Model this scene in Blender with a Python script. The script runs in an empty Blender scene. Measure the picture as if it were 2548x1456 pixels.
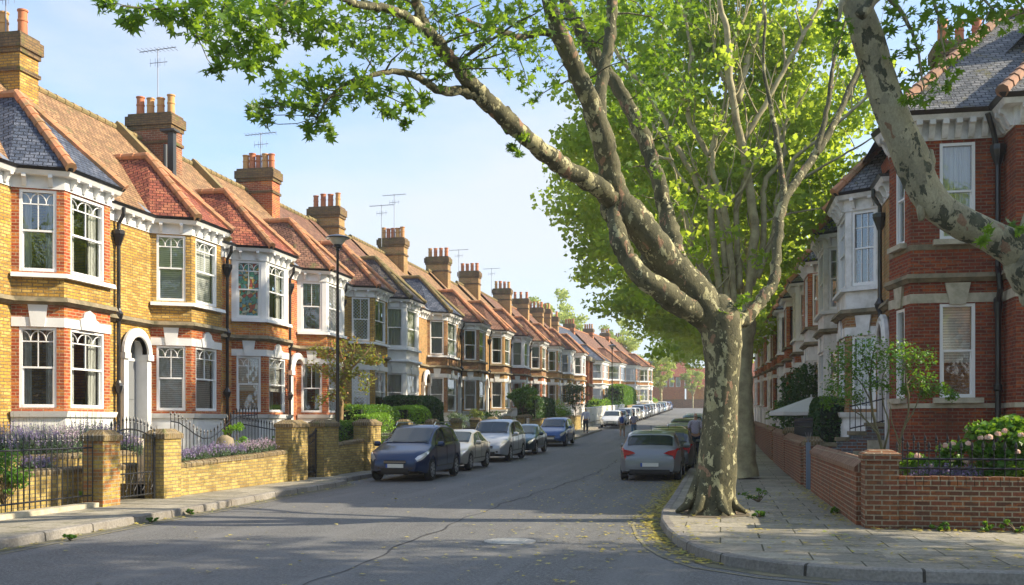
import bpy, bmesh, math, random
import numpy as np
from mathutils import Vector, Matrix
R = math.radians
random.seed(7); rng = np.random.default_rng(7)
sc = bpy.context.scene
COL = sc.collection

# ------------------------------------------------------------------ camera
TH = R(11.5)
cam_d = bpy.data.cameras.new('camera'); cam = bpy.data.objects.new('camera', cam_d); COL.objects.link(cam)
cam.location = (0, 0, 1.7); cam.rotation_euler = (R(90), 0, TH)
cam_d.lens = 36; cam_d.sensor_width = 36; cam_d.shift_y = 0.1275
cam_d.clip_start = 0.1; cam_d.clip_end = 3000
sc.camera = cam

# ------------------------------------------------------------------ sky + sun
SUN_AZ = R(80)      # compass angle from +Y towards +X
SUN_EL = R(33)
w = bpy.data.worlds.new('World'); sc.world = w; w.use_nodes = True
nt = w.node_tree; N = nt.nodes; Lk = nt.links; N.clear()
out = N.new('ShaderNodeOutputWorld'); bg = N.new('ShaderNodeBackground')
sky = N.new('ShaderNodeTexSky'); sky.sky_type = 'NISHITA'; sky.sun_disc = False
sky.sun_elevation = SUN_EL; sky.sun_rotation = SUN_AZ
sky.air_density = 1.0; sky.dust_density = 1.0; sky.ozone_density = 1.5
tc = N.new('ShaderNodeTexCoord'); mp = N.new('ShaderNodeMapping'); mp.inputs['Scale'].default_value = (1, 1, 3.2)
nz = N.new('ShaderNodeTexNoise'); nz.inputs['Scale'].default_value = 1.7; nz.inputs['Detail'].default_value = 8; nz.inputs['Roughness'].default_value = .55
cr = N.new('ShaderNodeValToRGB'); cr.color_ramp.elements[0].position = .47; cr.color_ramp.elements[1].position = .68
cr.color_ramp.elements[0].color = (.04, .04, .04, 1); cr.color_ramp.elements[1].color = (.85, .85, .85, 1)
mx = N.new('ShaderNodeMix'); mx.data_type = 'RGBA'; mx.inputs[7].default_value = (1.58, 1.88, 2.26, 1)
Lk.new(tc.outputs['Generated'], mp.inputs[0]); Lk.new(mp.outputs[0], nz.inputs['Vector']); Lk.new(nz.outputs[0], cr.inputs[0])
sx = N.new('ShaderNodeSeparateXYZ'); Lk.new(tc.outputs['Generated'], sx.inputs[0])
hz = N.new('ShaderNodeMapRange'); hz.inputs[1].default_value = 0.0; hz.inputs[2].default_value = .30; hz.inputs[3].default_value = .85; hz.inputs[4].default_value = .0
Lk.new(sx.outputs[2], hz.inputs[0]); mx2 = N.new('ShaderNodeMix'); mx2.data_type = 'RGBA'; mx2.inputs[7].default_value = (1.98, 2.10, 2.26, 1)
Lk.new(hz.outputs[0], mx.inputs[0]); Lk.new(cr.outputs[0], mx2.inputs[0]); Lk.new(mx.outputs[2], mx2.inputs[6])
mu = N.new('ShaderNodeMix'); mu.data_type = 'RGBA'; mu.blend_type = 'MULTIPLY'; mu.inputs[0].default_value = 1; mu.inputs[7].default_value = (.62, .64, .66, 1)
Lk.new(sky.outputs[0], mu.inputs[6]); Lk.new(mu.outputs[2], mx.inputs[6]); Lk.new(mx2.outputs[2], bg.inputs[0])
bg.inputs[1].default_value = 0.15
Lk.new(bg.outputs[0], out.inputs[0])
sl = bpy.data.lights.new('sun', 'SUN'); so = bpy.data.objects.new('sun', sl); COL.objects.link(so)
sl.energy = 3.1; sl.angle = R(.6); sl.color = (1, .87, .66)
sd = Vector((math.sin(SUN_AZ)*math.cos(SUN_EL), math.cos(SUN_AZ)*math.cos(SUN_EL), math.sin(SUN_EL)))
so.rotation_euler = sd.to_track_quat('Z', 'Y').to_euler(); so.location = (30, -20, 30)
sc.view_settings.view_transform = 'Standard'; sc.view_settings.look = 'None'
sc.view_settings.exposure = 1.6; sc.view_settings.gamma = 1; sc.view_settings.use_curve_mapping = False
sc.cycles.max_bounces = 6; sc.cycles.transparent_max_bounces = 6; sc.cycles.transmission_bounces = 4
sc.cycles.diffuse_bounces = 3; sc.cycles.glossy_bounces = 3

# ------------------------------------------------------------------ geometry helpers
def g(y):                                   # height of the street (it climbs gently away from the camera)
    if y <= 25: return 0.0
    if y <= 75: return .00033*(y-25)**2
    return .825 + .0285*(min(y, 215)-75)
CT, ST = math.cos(TH), math.sin(TH)
def at(px, py, depth):                      # photo pixel (2548 wide) + distance -> point
    lx = (px-1274)*depth/2548; z = 1.7 + (1053-py)*depth/2548
    return Vector((lx*CT - depth*ST, lx*ST + depth*CT, z))
def yat(px, X):                             # street distance of a pixel column on the plane x = X
    u = (px-1274)/2548                      # (X*CT+Y*ST)/(-X*ST+Y*CT) = u
    return (X*CT + u*X*ST)/(u*CT - ST)
def tag(o, label=None, cat=None, group=None, kind=None):
    if label: o['label'] = label
    if cat: o['category'] = cat
    if group: o['group'] = group
    if kind: o['kind'] = kind
    return o
def empty(name, loc, rz=0, label=None, cat=None, group=None):
    o = bpy.data.objects.new(name, None); COL.objects.link(o); o.location = loc; o.rotation_euler = (0, 0, rz)
    o.empty_display_size = .3
    return tag(o, label, cat, group)
def copy_tree(o, parent=None):
    c = o.copy(); COL.objects.link(c)
    if parent: c.parent = parent
    for ch in list(o.children): copy_tree(ch, c)
    return c

class MB:
    def __init__(s): s.v = []; s.f = []; s.m = []; s.uv = []
    def poly(s, pts, m=0, uv=None):
        b = len(s.v); s.v += [tuple(p) for p in pts]; s.f.append(tuple(range(b, b+len(pts)))); s.m.append(m); s.uv.append(uv)
    def box(s, x0, x1, y0, y1, z0, z1, m=0):
        if x0 > x1: x0, x1 = x1, x0
        if y0 > y1: y0, y1 = y1, y0
        p = [(x0,y0,z0),(x1,y0,z0),(x1,y1,z0),(x0,y1,z0),(x0,y0,z1),(x1,y0,z1),(x1,y1,z1),(x0,y1,z1)]
        b = len(s.v); s.v += p
        for f in ((0,3,2,1),(4,5,6,7),(0,1,5,4),(1,2,6,5),(2,3,7,6),(3,0,4,7)):
            s.f.append(tuple(b+i for i in f)); s.m.append(m); s.uv.append(None)
    def obox(s, c, ax, ay, az, m=0):         # oriented box, half axes
        c = Vector(c); ax = Vector(ax); ay = Vector(ay); az = Vector(az)
        b = len(s.v)
        for sz in (-1, 1):
            for sx, sy in ((-1,-1),(1,-1),(1,1),(-1,1)): s.v.append(tuple(c+ax*sx+ay*sy+az*sz))
        fl = ((0,3,2,1),(4,5,6,7),(0,1,5,4),(1,2,6,5),(2,3,7,6),(3,0,4,7))
        if ax.cross(ay).dot(az) < 0: fl = tuple(f[::-1] for f in fl)
        for f in fl: s.f.append(tuple(b+i for i in f)); s.m.append(m); s.uv.append(None)
    def prism(s, pts, z0, z1, m=0):          # ccw outline
        n = len(pts); b = len(s.v)
        s.v += [(p[0], p[1], z0) for p in pts] + [(p[0], p[1], z1) for p in pts]
        s.f.append(tuple(range(b+n-1, b-1, -1))); s.m.append(m); s.uv.append(None)
        s.f.append(tuple(range(b+n, b+2*n))); s.m.append(m); s.uv.append(None)
        for i in range(n):
            j = (i+1) % n; s.f.append((b+i, b+j, b+n+j, b+n+i)); s.m.append(m); s.uv.append(None)
    def tube(s, pts, r, n=6, m=0, caps=True, jit=0):
        pts = [Vector(p) for p in pts]
        if not isinstance(r, (list, tuple)): r = [r]*len(pts)
        b = len(s.v); up = None; k = len(pts)
        for i, p in enumerate(pts):
            d = (pts[min(i+1, k-1)] - pts[max(i-1, 0)])
            if d.length < 1e-9: d = Vector((0,0,1))
            d.normalize()
            if up is None:
                up = Vector((1,0,0)) if abs(d.x) < .9 else Vector((0,1,0))
            up = (up - d*up.dot(d)); up = up.normalized() if up.length > 1e-6 else d.orthogonal().normalized()
            q = d.cross(up)
            for a in range(n):
                t = 2*math.pi*a/n; rr = r[i]*(1+jit*random.uniform(-1, 1))
                s.v.append(tuple(p + (up*math.cos(t) + q*math.sin(t))*rr))
        for i in range(k-1):
            for a in range(n):
                c = (a+1) % n
                s.f.append((b+i*n+a, b+i*n+c, b+(i+1)*n+c, b+(i+1)*n+a)); s.m.append(m); s.uv.append(None)
        if caps:
            s.f.append(tuple(b+a for a in range(n-1, -1, -1))); s.m.append(m); s.uv.append(None)
            s.f.append(tuple(b+(k-1)*n+a for a in range(n))); s.m.append(m); s.uv.append(None)
    def lathe(s, c, prof, n=12, m=0, axis='z'):   # prof: (radius, height) bottom -> top
        b = len(s.v); c = Vector(c)
        for r, h in prof:
            for a in range(n):
                t = 2*math.pi*a/n; x, y = r*math.cos(t), r*math.sin(t)
                if axis == 'z': s.v.append(tuple(c+Vector((x, y, h))))
                else: s.v.append(tuple(c+Vector((h, x, y))))
        for i in range(len(prof)-1):
            for a in range(n):
                d = (a+1) % n
                s.f.append((b+i*n+a, b+i*n+d, b+(i+1)*n+d, b+(i+1)*n+a)); s.m.append(m); s.uv.append(None)
        s.f.append(tuple(b+a for a in range(n-1, -1, -1))); s.m.append(m); s.uv.append(None)
        k = len(prof)-1
        s.f.append(tuple(b+k*n+a for a in range(n))); s.m.append(m); s.uv.append(None)
    def mesh(s, name, mats, smooth=False, sharp=None):
        me = bpy.data.meshes.new(name); me.from_pydata(s.v, [], s.f)
        if not isinstance(mats, (list, tuple)): mats = [mats]
        for m in mats: me.materials.append(m)
        if max(s.m, default=0) > 0: me.polygons.foreach_set('material_index', s.m)
        uvl = me.uv_layers.new(name='uv')
        dat = np.zeros(len(me.loops)*2, dtype=np.float32); k = 0
        V = s.v
        for fi, p in enumerate(me.polygons):
            if s.uv[fi]:
                for u in s.uv[fi]: dat[k] = u[0]; dat[k+1] = u[1]; k += 2
                continue
            n = p.normal
            if abs(n.z) > .98: t = Vector((1,0,0)); q = Vector((0,1,0))
            else:
                t = Vector((-n.y, n.x, 0)).normalized(); q = n.cross(t)
            for vi in s.f[fi]:
                v = V[vi]; dat[k] = v[0]*t.x+v[1]*t.y+v[2]*t.z; dat[k+1] = v[0]*q.x+v[1]*q.y+v[2]*q.z; k += 2
        uvl.data.foreach_set('uv', dat)
        if smooth: me.polygons.foreach_set('use_smooth', [True]*len(me.polygons))
        me.update()
        if sharp: me.set_sharp_from_angle(angle=R(sharp))
        return me
    def build(s, name, mats, parent=None, smooth=False, sharp=None):
        if not s.v: return None
        o = bpy.data.objects.new(name, s.mesh(name, mats, smooth, sharp)); COL.objects.link(o)
        if parent: o.parent = parent
        return o

# ------------------------------------------------------------------ materials
MATS = {}
def newmat(name):
    m = bpy.data.materials.new(name); m.use_nodes = True; nt = m.node_tree
    b = nt.nodes['Principled BSDF']; return m, nt, b
def c4(c): return (c[0], c[1], c[2], 1)
def node(nt, t, **kw):
    n = nt.nodes.new(t)
    for k, v in kw.items():
        if k in n.inputs: n.inputs[k].default_value = v
        else: setattr(n, k, v)
    return n
def mixc(nt, fac, a, b, mode='MIX'):
    m = nt.nodes.new('ShaderNodeMix'); m.data_type = 'RGBA'; m.blend_type = mode
    for s, v in ((0, fac), (6, a), (7, b)):
        if hasattr(v, 'is_output') or isinstance(v, bpy.types.NodeSocket): nt.links.new(v, m.inputs[s])
        elif s == 0: m.inputs[0].default_value = v
        else: m.inputs[s].default_value = c4(v)
    return m.outputs[2]
def ramp(nt, src, p0, p1, a=(0,0,0), b=(1,1,1)):
    r = nt.nodes.new('ShaderNodeValToRGB'); e = r.color_ramp.elements
    e[0].position = p0; e[1].position = p1; e[0].color = c4(a); e[1].color = c4(b)
    nt.links.new(src, r.inputs[0]); return r.outputs[0]
def noise(nt, vec, scale, detail=4, rough=.55):
    n = nt.nodes.new('ShaderNodeTexNoise'); n.inputs['Scale'].default_value = scale
    n.inputs['Detail'].default_value = detail; n.inputs['Roughness'].default_value = rough
    if vec is not None: nt.links.new(vec, n.inputs['Vector'])
    return n.outputs[0]
def bump(nt, h, strength, dist, b):
    n = nt.nodes.new('ShaderNodeBump'); n.inputs['Strength'].default_value = strength; n.inputs['Distance'].default_value = dist
    nt.links.new(h, n.inputs['Height']); nt.links.new(n.outputs[0], b.inputs['Normal'])
def geo_pos(nt): return nt.nodes.new('ShaderNodeNewGeometry').outputs['Position']
def plain(name, c, rough=.5, metal=0, var=.0, scale=6, c2=None, spec=.5, coat=0):
    if name in MATS: return MATS[name]
    m, nt, b = newmat(name)
    b.inputs['Base Color'].default_value = c4(c); b.inputs['Roughness'].default_value = rough
    b.inputs['Metallic'].default_value = metal; b.inputs['Specular IOR Level'].default_value = spec
    b.inputs['Coat Weight'].default_value = coat; b.inputs['Coat Roughness'].default_value = .04
    if c2 or var:
        c2 = c2 or tuple(x*(1-var) for x in c)
        f = ramp(nt, noise(nt, geo_pos(nt), scale, 6, .65), .38, .68)
        nt.links.new(mixc(nt, f, c, c2), b.inputs['Base Color'])
    MATS[name] = m; return m
def brick(name, c1, c2, mortar=(.42,.36,.27), c3=None, stain=(.10,.075,.045), st=.5, bw=.225, rh=.075, ms=.011, rough=.85, bd=.006, mossy=None):
    if name in MATS: return MATS[name]
    m, nt, b = newmat(name)
    uv = nt.nodes.new('ShaderNodeUVMap').outputs[0]
    t = node(nt, 'ShaderNodeTexBrick'); nt.links.new(uv, t.inputs['Vector'])
    t.inputs['Scale'].default_value = 1; t.inputs['Brick Width'].default_value = bw; t.inputs['Row Height'].default_value = rh
    t.inputs['Mortar Size'].default_value = ms; t.inputs['Mortar Smooth'].default_value = .3
    t.inputs['Color1'].default_value = c4(c1); t.inputs['Color2'].default_value = c4(c2); t.inputs['Mortar'].default_value = c4(mortar)
    col = t.outputs['Color']
    # a third brick tone in scattered bricks
    v = nt.nodes.new('ShaderNodeTexVoronoi'); v.inputs['Scale'].default_value = 1; v.distance = 'CHEBYCHEV'; v.inputs['Randomness'].default_value = .6
    mpn = nt.nodes.new('ShaderNodeMapping'); mpn.inputs['Scale'].default_value = (1/bw*.9, 1/rh*.9, 1)
    nt.links.new(uv, mpn.inputs[0]); nt.links.new(mpn.outputs[0], v.inputs['Vector'])
    sep = nt.nodes.new('ShaderNodeSeparateColor'); nt.links.new(v.outputs['Color'], sep.inputs[0])
    f3 = ramp(nt, sep.outputs[0], .62, .80)
    inv = node(nt, 'ShaderNodeMath', operation='MULTIPLY'); nt.links.new(f3, inv.inputs[0])
    oneminus = node(nt, 'ShaderNodeMath', operation='SUBTRACT'); oneminus.inputs[0].default_value = .85; nt.links.new(t.outputs['Fac'], oneminus.inputs[1])
    oneminus.use_clamp = True
    nt.links.new(oneminus.outputs[0], inv.inputs[1])
    if c3: col = mixc(nt, inv.outputs[0], col, c3)
    p = geo_pos(nt)
    n1 = noise(nt, p, .9, 7, .68)
    f = node(nt, 'ShaderNodeMath', operation='MULTIPLY'); nt.links.new(ramp(nt, n1, .50, .74), f.inputs[0]); f.inputs[1].default_value = st
    col = mixc(nt, f.outputs[0], col, stain)
    mps = nt.nodes.new('ShaderNodeMapping'); mps.inputs['Scale'].default_value = (3.2, 3.2, .35); nt.links.new(p, mps.inputs[0])
    fs = node(nt, 'ShaderNodeMath', operation='MULTIPLY'); nt.links.new(ramp(nt, noise(nt, mps.outputs[0], 1.0, 6, .7), .52, .72), fs.inputs[0]); fs.inputs[1].default_value = st*.9
    col = mixc(nt, fs.outputs[0], col, stain)
    if mossy:
        f2 = ramp(nt, noise(nt, p, 2.3, 6, .7), .56, .66); col = mixc(nt, f2, col, mossy)
    n2 = noise(nt, p, 28, 3)
    col = mixc(nt, .45, col, ramp(nt, n2, .3, .7, (.5,.5,.5), (1.4,1.4,1.4)), 'MULTIPLY')
    nt.links.new(col, b.inputs['Base Color']); b.inputs['Roughness'].default_value = rough
    b.inputs['Specular IOR Level'].default_value = .25
    h = node(nt, 'ShaderNodeMath', operation='SUBTRACT'); nt.links.new(n2, h.inputs[0]); nt.links.new(t.outputs['Fac'], h.inputs[1])
    bump(nt, h.outputs[0], .8, bd, b)
    MATS[name] = m; return m
YB = brick('brick_yellow', (.56,.32,.05), (.36,.20,.04), (.22,.16,.08), c3=(.62,.42,.12), st=.5, ms=.013)
CHR_B = brick('brick_chimney_red', (.34,.105,.05), (.22,.08,.045), (.34,.27,.18), c3=(.42,.20,.08), st=.55)
YB2 = brick('brick_yellow_brown', (.42,.25,.07), (.30,.17,.05), (.36,.29,.19), c3=(.50,.24,.08), st=.6)
RB = brick('brick_red', (.44,.08,.025), (.27,.055,.02), (.44,.30,.18), c3=(.55,.19,.04), st=.35)
OB = brick('brick_orange', (.55,.20,.04), (.46,.13,.03), (.42,.30,.19), c3=(.62,.34,.07), st=.45)
BB = brick('brick_brown', (.33,.14,.055), (.22,.10,.045), (.34,.27,.18), c3=(.42,.24,.08), st=.6)
DRB = brick('brick_dark_red', (.25,.045,.02), (.16,.032,.018), (.22,.15,.10), c3=(.36,.085,.025), st=.5, stain=(.06,.035,.02))
WALLY = brick('brick_garden_yellow', (.48,.35,.10), (.27,.18,.06), (.24,.20,.12), c3=(.52,.39,.13), st=.5, mossy=(.19,.16,.055))
WALLR = brick('brick_garden_red', (.32,.11,.05), (.19,.065,.035), (.34,.27,.18), c3=(.16,.08,.05), st=.45)
WALLD = brick('brick_garden_dark', (.22,.075,.04), (.11,.05,.03), (.34,.29,.20), c3=(.30,.11,.04), st=.5)
CAPM = brick('brick_coping', (.20,.14,.07), (.13,.095,.05), (.30,.25,.17), c3=(.25,.18,.07), bw=.075, rh=.23, st=.5, mossy=(.11,.12,.04))
CAPR = brick('brick_coping_red', (.26,.13,.08), (.18,.085,.055), (.34,.28,.2), c3=(.30,.17,.11), bw=.075, rh=.26, st=.4)
BLUEB = brick('brick_painted', (.13,.16,.18), (.17,.08,.06), (.22,.27,.30), c3=(.24,.09,.05), st=.4)
def roofm(name, c1, c2, c3, moss=None, st=.4):
    return brick(name, c1, c2, tuple(x*.22 for x in c1), c3=c3, bw=.20, rh=.13, ms=.014, st=st, stain=tuple(x*.45 for x in c2), bd=.035, mossy=moss, rough=.75)
R_OR = roofm('tiles_orange', (.36,.21,.11), (.22,.13,.07), (.46,.28,.14), moss=(.17,.14,.06))
R_RED = roofm('tiles_red', (.34,.10,.06), (.20,.065,.045), (.44,.17,.09))
R_BR = roofm('tiles_brown', (.24,.12,.08), (.17,.09,.065), (.31,.17,.11), moss=(.13,.12,.045))
R_SL = roofm('tiles_slate', (.085,.105,.15), (.055,.072,.11), (.14,.16,.21), st=.25)
R_SG = roofm('tiles_grey_slate', (.19,.20,.21), (.11,.12,.13), (.28,.28,.28), moss=(.15,.14,.07), st=.3)
R_DK = roofm('tiles_dark', (.11,.10,.10), (.075,.07,.075), (.17,.14,.12), moss=(.11,.10,.04))
HIP = plain('hip_tile_clay', (.60,.25,.12), .8, var=.1, c2=(.24,.17,.08), scale=2.2)
HIPD = plain('hip_tile_mossy', (.27,.19,.08), .9, c2=(.15,.14,.06), scale=3)
WHITE = plain('white_paint', (.80,.80,.79), .45, c2=(.66,.66,.64), scale=1.3)
WHITED = plain('white_render_weathered', (.80,.80,.79), .6, c2=(.50,.50,.47), scale=2.6)
FRAME = plain('window_frame_paint', (.82,.82,.81), .35)
STONE = plain('stone_trim', (.27,.22,.14), .85, c2=(.10,.09,.05), scale=3.2)
STONEL = plain('stone_pale', (.52,.47,.36), .85, c2=(.33,.30,.21), scale=5)
BLACK = plain('black_paint', (.012,.013,.015), .3, coat=.3)
IRON = plain('iron_railing', (.014,.015,.018), .4)
LEAD = plain('lead_flashing', (.26,.30,.37), .5, c2=(.18,.21,.26), scale=5)
POT = plain('chimney_pot_clay', (.56,.20,.075), .75, c2=(.38,.12,.06), scale=2)
POT2 = plain('chimney_pot_buff', (.60,.33,.11), .75, c2=(.45,.2,.08), scale=2)
METAL = plain('galvanised_metal', (.22,.23,.25), .4, metal=.6)
DOORG = plain('door_grey', (.20,.21,.22), .35, coat=.3)
DOORB = plain('door_dark_blue', (.02,.035,.07), .3, coat=.3)
SOOT = brick('brick_sooty', (.24,.15,.07), (.15,.095,.05), (.09,.075,.05), c3=(.24,.15,.06), st=.6, stain=(.03,.025,.02), mossy=(.13,.13,.04))
HIPB = plain('hip_tile_brown', (.34,.17,.10), .85, c2=(.18,.12,.08), scale=3)
BRASS = plain('brass', (.5,.35,.12), .3, metal=1)
ROOM = plain('room_dark', (.05,.045,.04), .9)
CURT = plain('curtain_white', (.66,.66,.63), .9)
BLIND = plain('window_blind', (.80,.81,.78), .8)
CURTG = plain('curtain_grey', (.12,.15,.17), .9)
def blind_lines():
    m = MATS['window_blind']; nt = m.node_tree; b = nt.nodes['Principled BSDF']; uvn = nt.nodes.new('ShaderNodeUVMap')
    wv = nt.nodes.new('ShaderNodeTexWave'); wv.bands_direction = 'Y'; wv.inputs['Scale'].default_value = 5.5; nt.links.new(uvn.outputs[0], wv.inputs['Vector'])
    nt.links.new(mixc(nt, ramp(nt, wv.outputs[1], .1, .5), (.34,.35,.34), (.62,.62,.60)), b.inputs['Base Color'])
blind_lines()
def curtain_folds():
    for nm in ('curtain_white', 'curtain_grey'):
        m = MATS[nm]; nt = m.node_tree; b = nt.nodes['Principled BSDF']
        wv = nt.nodes.new('ShaderNodeTexWave'); wv.inputs['Scale'].default_value = 5; wv.inputs['Distortion'].default_value = 1.5
        uvn = nt.nodes.new('ShaderNodeUVMap'); nt.links.new(uvn.outputs[0], wv.inputs['Vector']); bump(nt, wv.outputs[1], .6, .05, b)
curtain_folds()
def mat_glass():
    m, nt, b = newmat('window_glass'); nt.nodes.remove(b); o = nt.nodes['Material Output']
    tr = node(nt, 'ShaderNodeBsdfTransparent'); tr.inputs[0].default_value = (.93,.96,.95,1)
    gl = node(nt, 'ShaderNodeBsdfGlossy'); gl.inputs['Roughness'].default_value = .03; gl.inputs[0].default_value = (.9,.95,1,1)
    fr = node(nt, 'ShaderNodeFresnel'); fr.inputs[0].default_value = 1.6
    ad = node(nt, 'ShaderNodeMath', operation='MULTIPLY_ADD'); nt.links.new(fr.outputs[0], ad.inputs[0]); ad.inputs[1].default_value = 1.3; ad.inputs[2].default_value = .10
    ms = node(nt, 'ShaderNodeMixShader'); nt.links.new(ad.outputs[0], ms.inputs[0]); nt.links.new(tr.outputs[0], ms.inputs[1]); nt.links.new(gl.outputs[0], ms.inputs[2])
    bp = node(nt, 'ShaderNodeBump'); bp.inputs['Strength'].default_value = .12; bp.inputs['Distance'].default_value = .03
    nt.links.new(noise(nt, geo_pos(nt), 3.0, 2), bp.inputs['Height']); nt.links.new(bp.outputs[0], gl.inputs['Normal'])
    nt.links.new(ms.outputs[0], o.inputs[0]); return m
GLASS = mat_glass()
def mat_stained():
    m, nt, b = newmat('stained_glass')
    uv = nt.nodes.new('ShaderNodeUVMap').outputs[0]
    v = node(nt, 'ShaderNodeTexVoronoi'); v.inputs['Scale'].default_value = 9; nt.links.new(uv, v.inputs['Vector'])
    r = nt.nodes.new('ShaderNodeValToRGB'); r.color_ramp.interpolation = 'CONSTANT'
    cols = [(.05,.22,.14),(.45,.30,.05),(.30,.05,.03),(.10,.25,.28),(.40,.42,.30)]
    while len(r.color_ramp.elements) < 5: r.color_ramp.elements.new(.5)
    for i, c in enumerate(cols): r.color_ramp.elements[i].position = i/5; r.color_ramp.elements[i].color = c4(c)
    sep = nt.nodes.new('ShaderNodeSeparateColor'); nt.links.new(v.outputs['Color'], sep.inputs[0]); nt.links.new(sep.outputs[0], r.inputs[0])
    v2 = node(nt, 'ShaderNodeTexVoronoi', feature='DISTANCE_TO_EDGE'); v2.inputs['Scale'].default_value = 9; nt.links.new(uv, v2.inputs['Vector'])
    nt.links.new(mixc(nt, ramp(nt, v2.outputs[0], .03, .06), (.02,.02,.02), r.outputs[0]), b.inputs['Base Color']); b.inputs['Roughness'].default_value = .15
    return m
STAINED = mat_stained()
def mat_bark(name='plane_bark', ba=(.082,.082,.05), bb=(.16,.15,.09), cream=(.37,.34,.18), pale=(.50,.47,.28), t1=.575):
    m, nt, b = newmat(name); p = nt.nodes.new('ShaderNodeTexCoord').outputs['Object']
    mp = node(nt, 'ShaderNodeMapping'); mp.inputs['Scale'].default_value = (1, 1, .6); nt.links.new(p, mp.inputs[0]); q = mp.outputs[0]
    dn = node(nt, 'ShaderNodeTexNoise'); dn.inputs['Scale'].default_value = 6; dn.inputs['Detail'].default_value = 4; nt.links.new(q, dn.inputs['Vector'])
    va = node(nt, 'ShaderNodeVectorMath', operation='MULTIPLY_ADD'); nt.links.new(dn.outputs['Color'], va.inputs[0]); va.inputs[1].default_value = (.22,.22,.22); nt.links.new(q, va.inputs[2])
    v = node(nt, 'ShaderNodeTexVoronoi'); v.inputs['Scale'].default_value = 9; nt.links.new(va.outputs[0], v.inputs['Vector'])
    sep = nt.nodes.new('ShaderNodeSeparateColor'); nt.links.new(v.outputs['Color'], sep.inputs[0])
    big = noise(nt, q, 1.5, 3)
    n1 = noise(nt, va.outputs[0], 4.8, 6, .62)
    base = mixc(nt, ramp(nt, noise(nt, q, 3.1, 5), .35, .65), ba, bb)
    base = mixc(nt, .5, base, ramp(nt, sep.outputs[0], 0, 1, (.6,.6,.6), (1.35,1.3,1.2)), 'MULTIPLY')
    mv = node(nt, 'ShaderNodeMath', operation='MULTIPLY_ADD'); nt.links.new(big, mv.inputs[0]); mv.inputs[1].default_value = .35; nt.links.new(n1, mv.inputs[2])
    fac = ramp(nt, mv.outputs[0], t1+.175, t1+.188)
    patch = mixc(nt, sep.outputs[1], cream, pale)
    col = mixc(nt, fac, base, patch)
    n2 = noise(nt, va.outputs[0], 12, 4, .55); col = mixc(nt, ramp(nt, n2, .63, .645), col, pale)
    n3 = noise(nt, va.outputs[0], 5.3, 3, .5); col = mixc(nt, ramp(nt, n3, .645, .66), col, (.30,.19,.12))
    n4 = noise(nt, va.outputs[0], 19, 3, .5); col = mixc(nt, ramp(nt, n4, .66, .68), col, tuple(x*.6 for x in ba))
    gr = noise(nt, q, 55, 4, .7); col = mixc(nt, .5, col, ramp(nt, gr, .3, .7, (.6,.6,.6), (1.35,1.35,1.35)), 'MULTIPLY')
    nt.links.new(col, b.inputs['Base Color']); b.inputs['Roughness'].default_value = .85; b.inputs['Specular IOR Level'].default_value = .2
    h = node(nt, 'ShaderNodeMath', operation='MULTIPLY_ADD'); nt.links.new(fac, h.inputs[0]); h.inputs[1].default_value = -.5; nt.links.new(noise(nt, q, 16, 7, .72), h.inputs[2])
    bump(nt, h.outputs[0], .9, .035, b); return m
BARK = mat_bark()
BARKC = mat_bark('plane_bark_cream', (.32,.29,.19), (.42,.39,.27), (.085,.09,.06), (.12,.12,.08), .56)
BARKP = plain('bark_sunlit_tone', (.44,.39,.22), .85, c2=(.20,.17,.09), scale=3)  # paler, warmer bark: sunlight on the upright stems is put into its colour
BARKB = plain('bark_brown', (.16,.11,.06), .9, c2=(.09,.07,.045), scale=8)
def leafm(name, a, b_, tr, trf=.45, yellow=None):
    m, nt, b = newmat(name); o = nt.nodes['Material Output']
    gi = nt.nodes.new('ShaderNodeNewGeometry').outputs['Random Per Island']
    cr = nt.nodes.new('ShaderNodeValToRGB'); nt.links.new(gi, cr.inputs[0])
    e = cr.color_ramp.elements; e[0].color = c4(a); e[1].color = c4(b_); e[1].position = .9
    if yellow: x = e.new(.96); x.color = c4(yellow)
    nt.links.new(cr.outputs[0], b.inputs['Base Color']); b.inputs['Roughness'].default_value = .45; b.inputs['Specular IOR Level'].default_value = .35
    t = node(nt, 'ShaderNodeBsdfTranslucent')
    k = mixc(nt, .75, cr.outputs[0], tr); nt.links.new(k, t.inputs[0])
    ms = node(nt, 'ShaderNodeMixShader'); ms.inputs[0].default_value = trf
    nt.links.new(b.outputs[0], ms.inputs[1]); nt.links.new(t.outputs[0], ms.inputs[2]); nt.links.new(ms.outputs[0], o.inputs[0])
    MATS[name] = m; return m
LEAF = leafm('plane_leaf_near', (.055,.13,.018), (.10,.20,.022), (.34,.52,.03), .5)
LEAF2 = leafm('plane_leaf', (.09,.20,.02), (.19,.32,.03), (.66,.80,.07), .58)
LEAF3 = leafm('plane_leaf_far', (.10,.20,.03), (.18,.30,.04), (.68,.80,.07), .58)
LEAFY = leafm('pale_leaf', (.22,.30,.08), (.36,.42,.12), (.7,.8,.2), .45)
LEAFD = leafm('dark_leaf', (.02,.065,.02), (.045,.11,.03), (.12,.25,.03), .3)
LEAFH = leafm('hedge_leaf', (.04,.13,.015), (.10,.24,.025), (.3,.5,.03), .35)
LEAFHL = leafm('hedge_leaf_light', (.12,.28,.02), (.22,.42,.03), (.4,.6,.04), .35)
LEAFG = leafm('grey_green_leaf', (.09,.15,.09), (.17,.24,.15), (.25,.35,.15), .3)
FALL = leafm('fallen_leaf', (.42,.33,.05), (.52,.44,.10), (.5,.45,.1), .2, yellow=(.30,.36,.07))
LAV = leafm('lavender_flower', (.20,.15,.30), (.40,.32,.48), (.4,.3,.6), .3)
LAVP = leafm('lavender_flower_pale', (.42,.32,.42), (.60,.48,.56), (.6,.4,.6), .3)
LAVD = leafm('lavender_flower_dark', (.07,.06,.16), (.16,.12,.28), (.2,.15,.3), .3)
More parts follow.
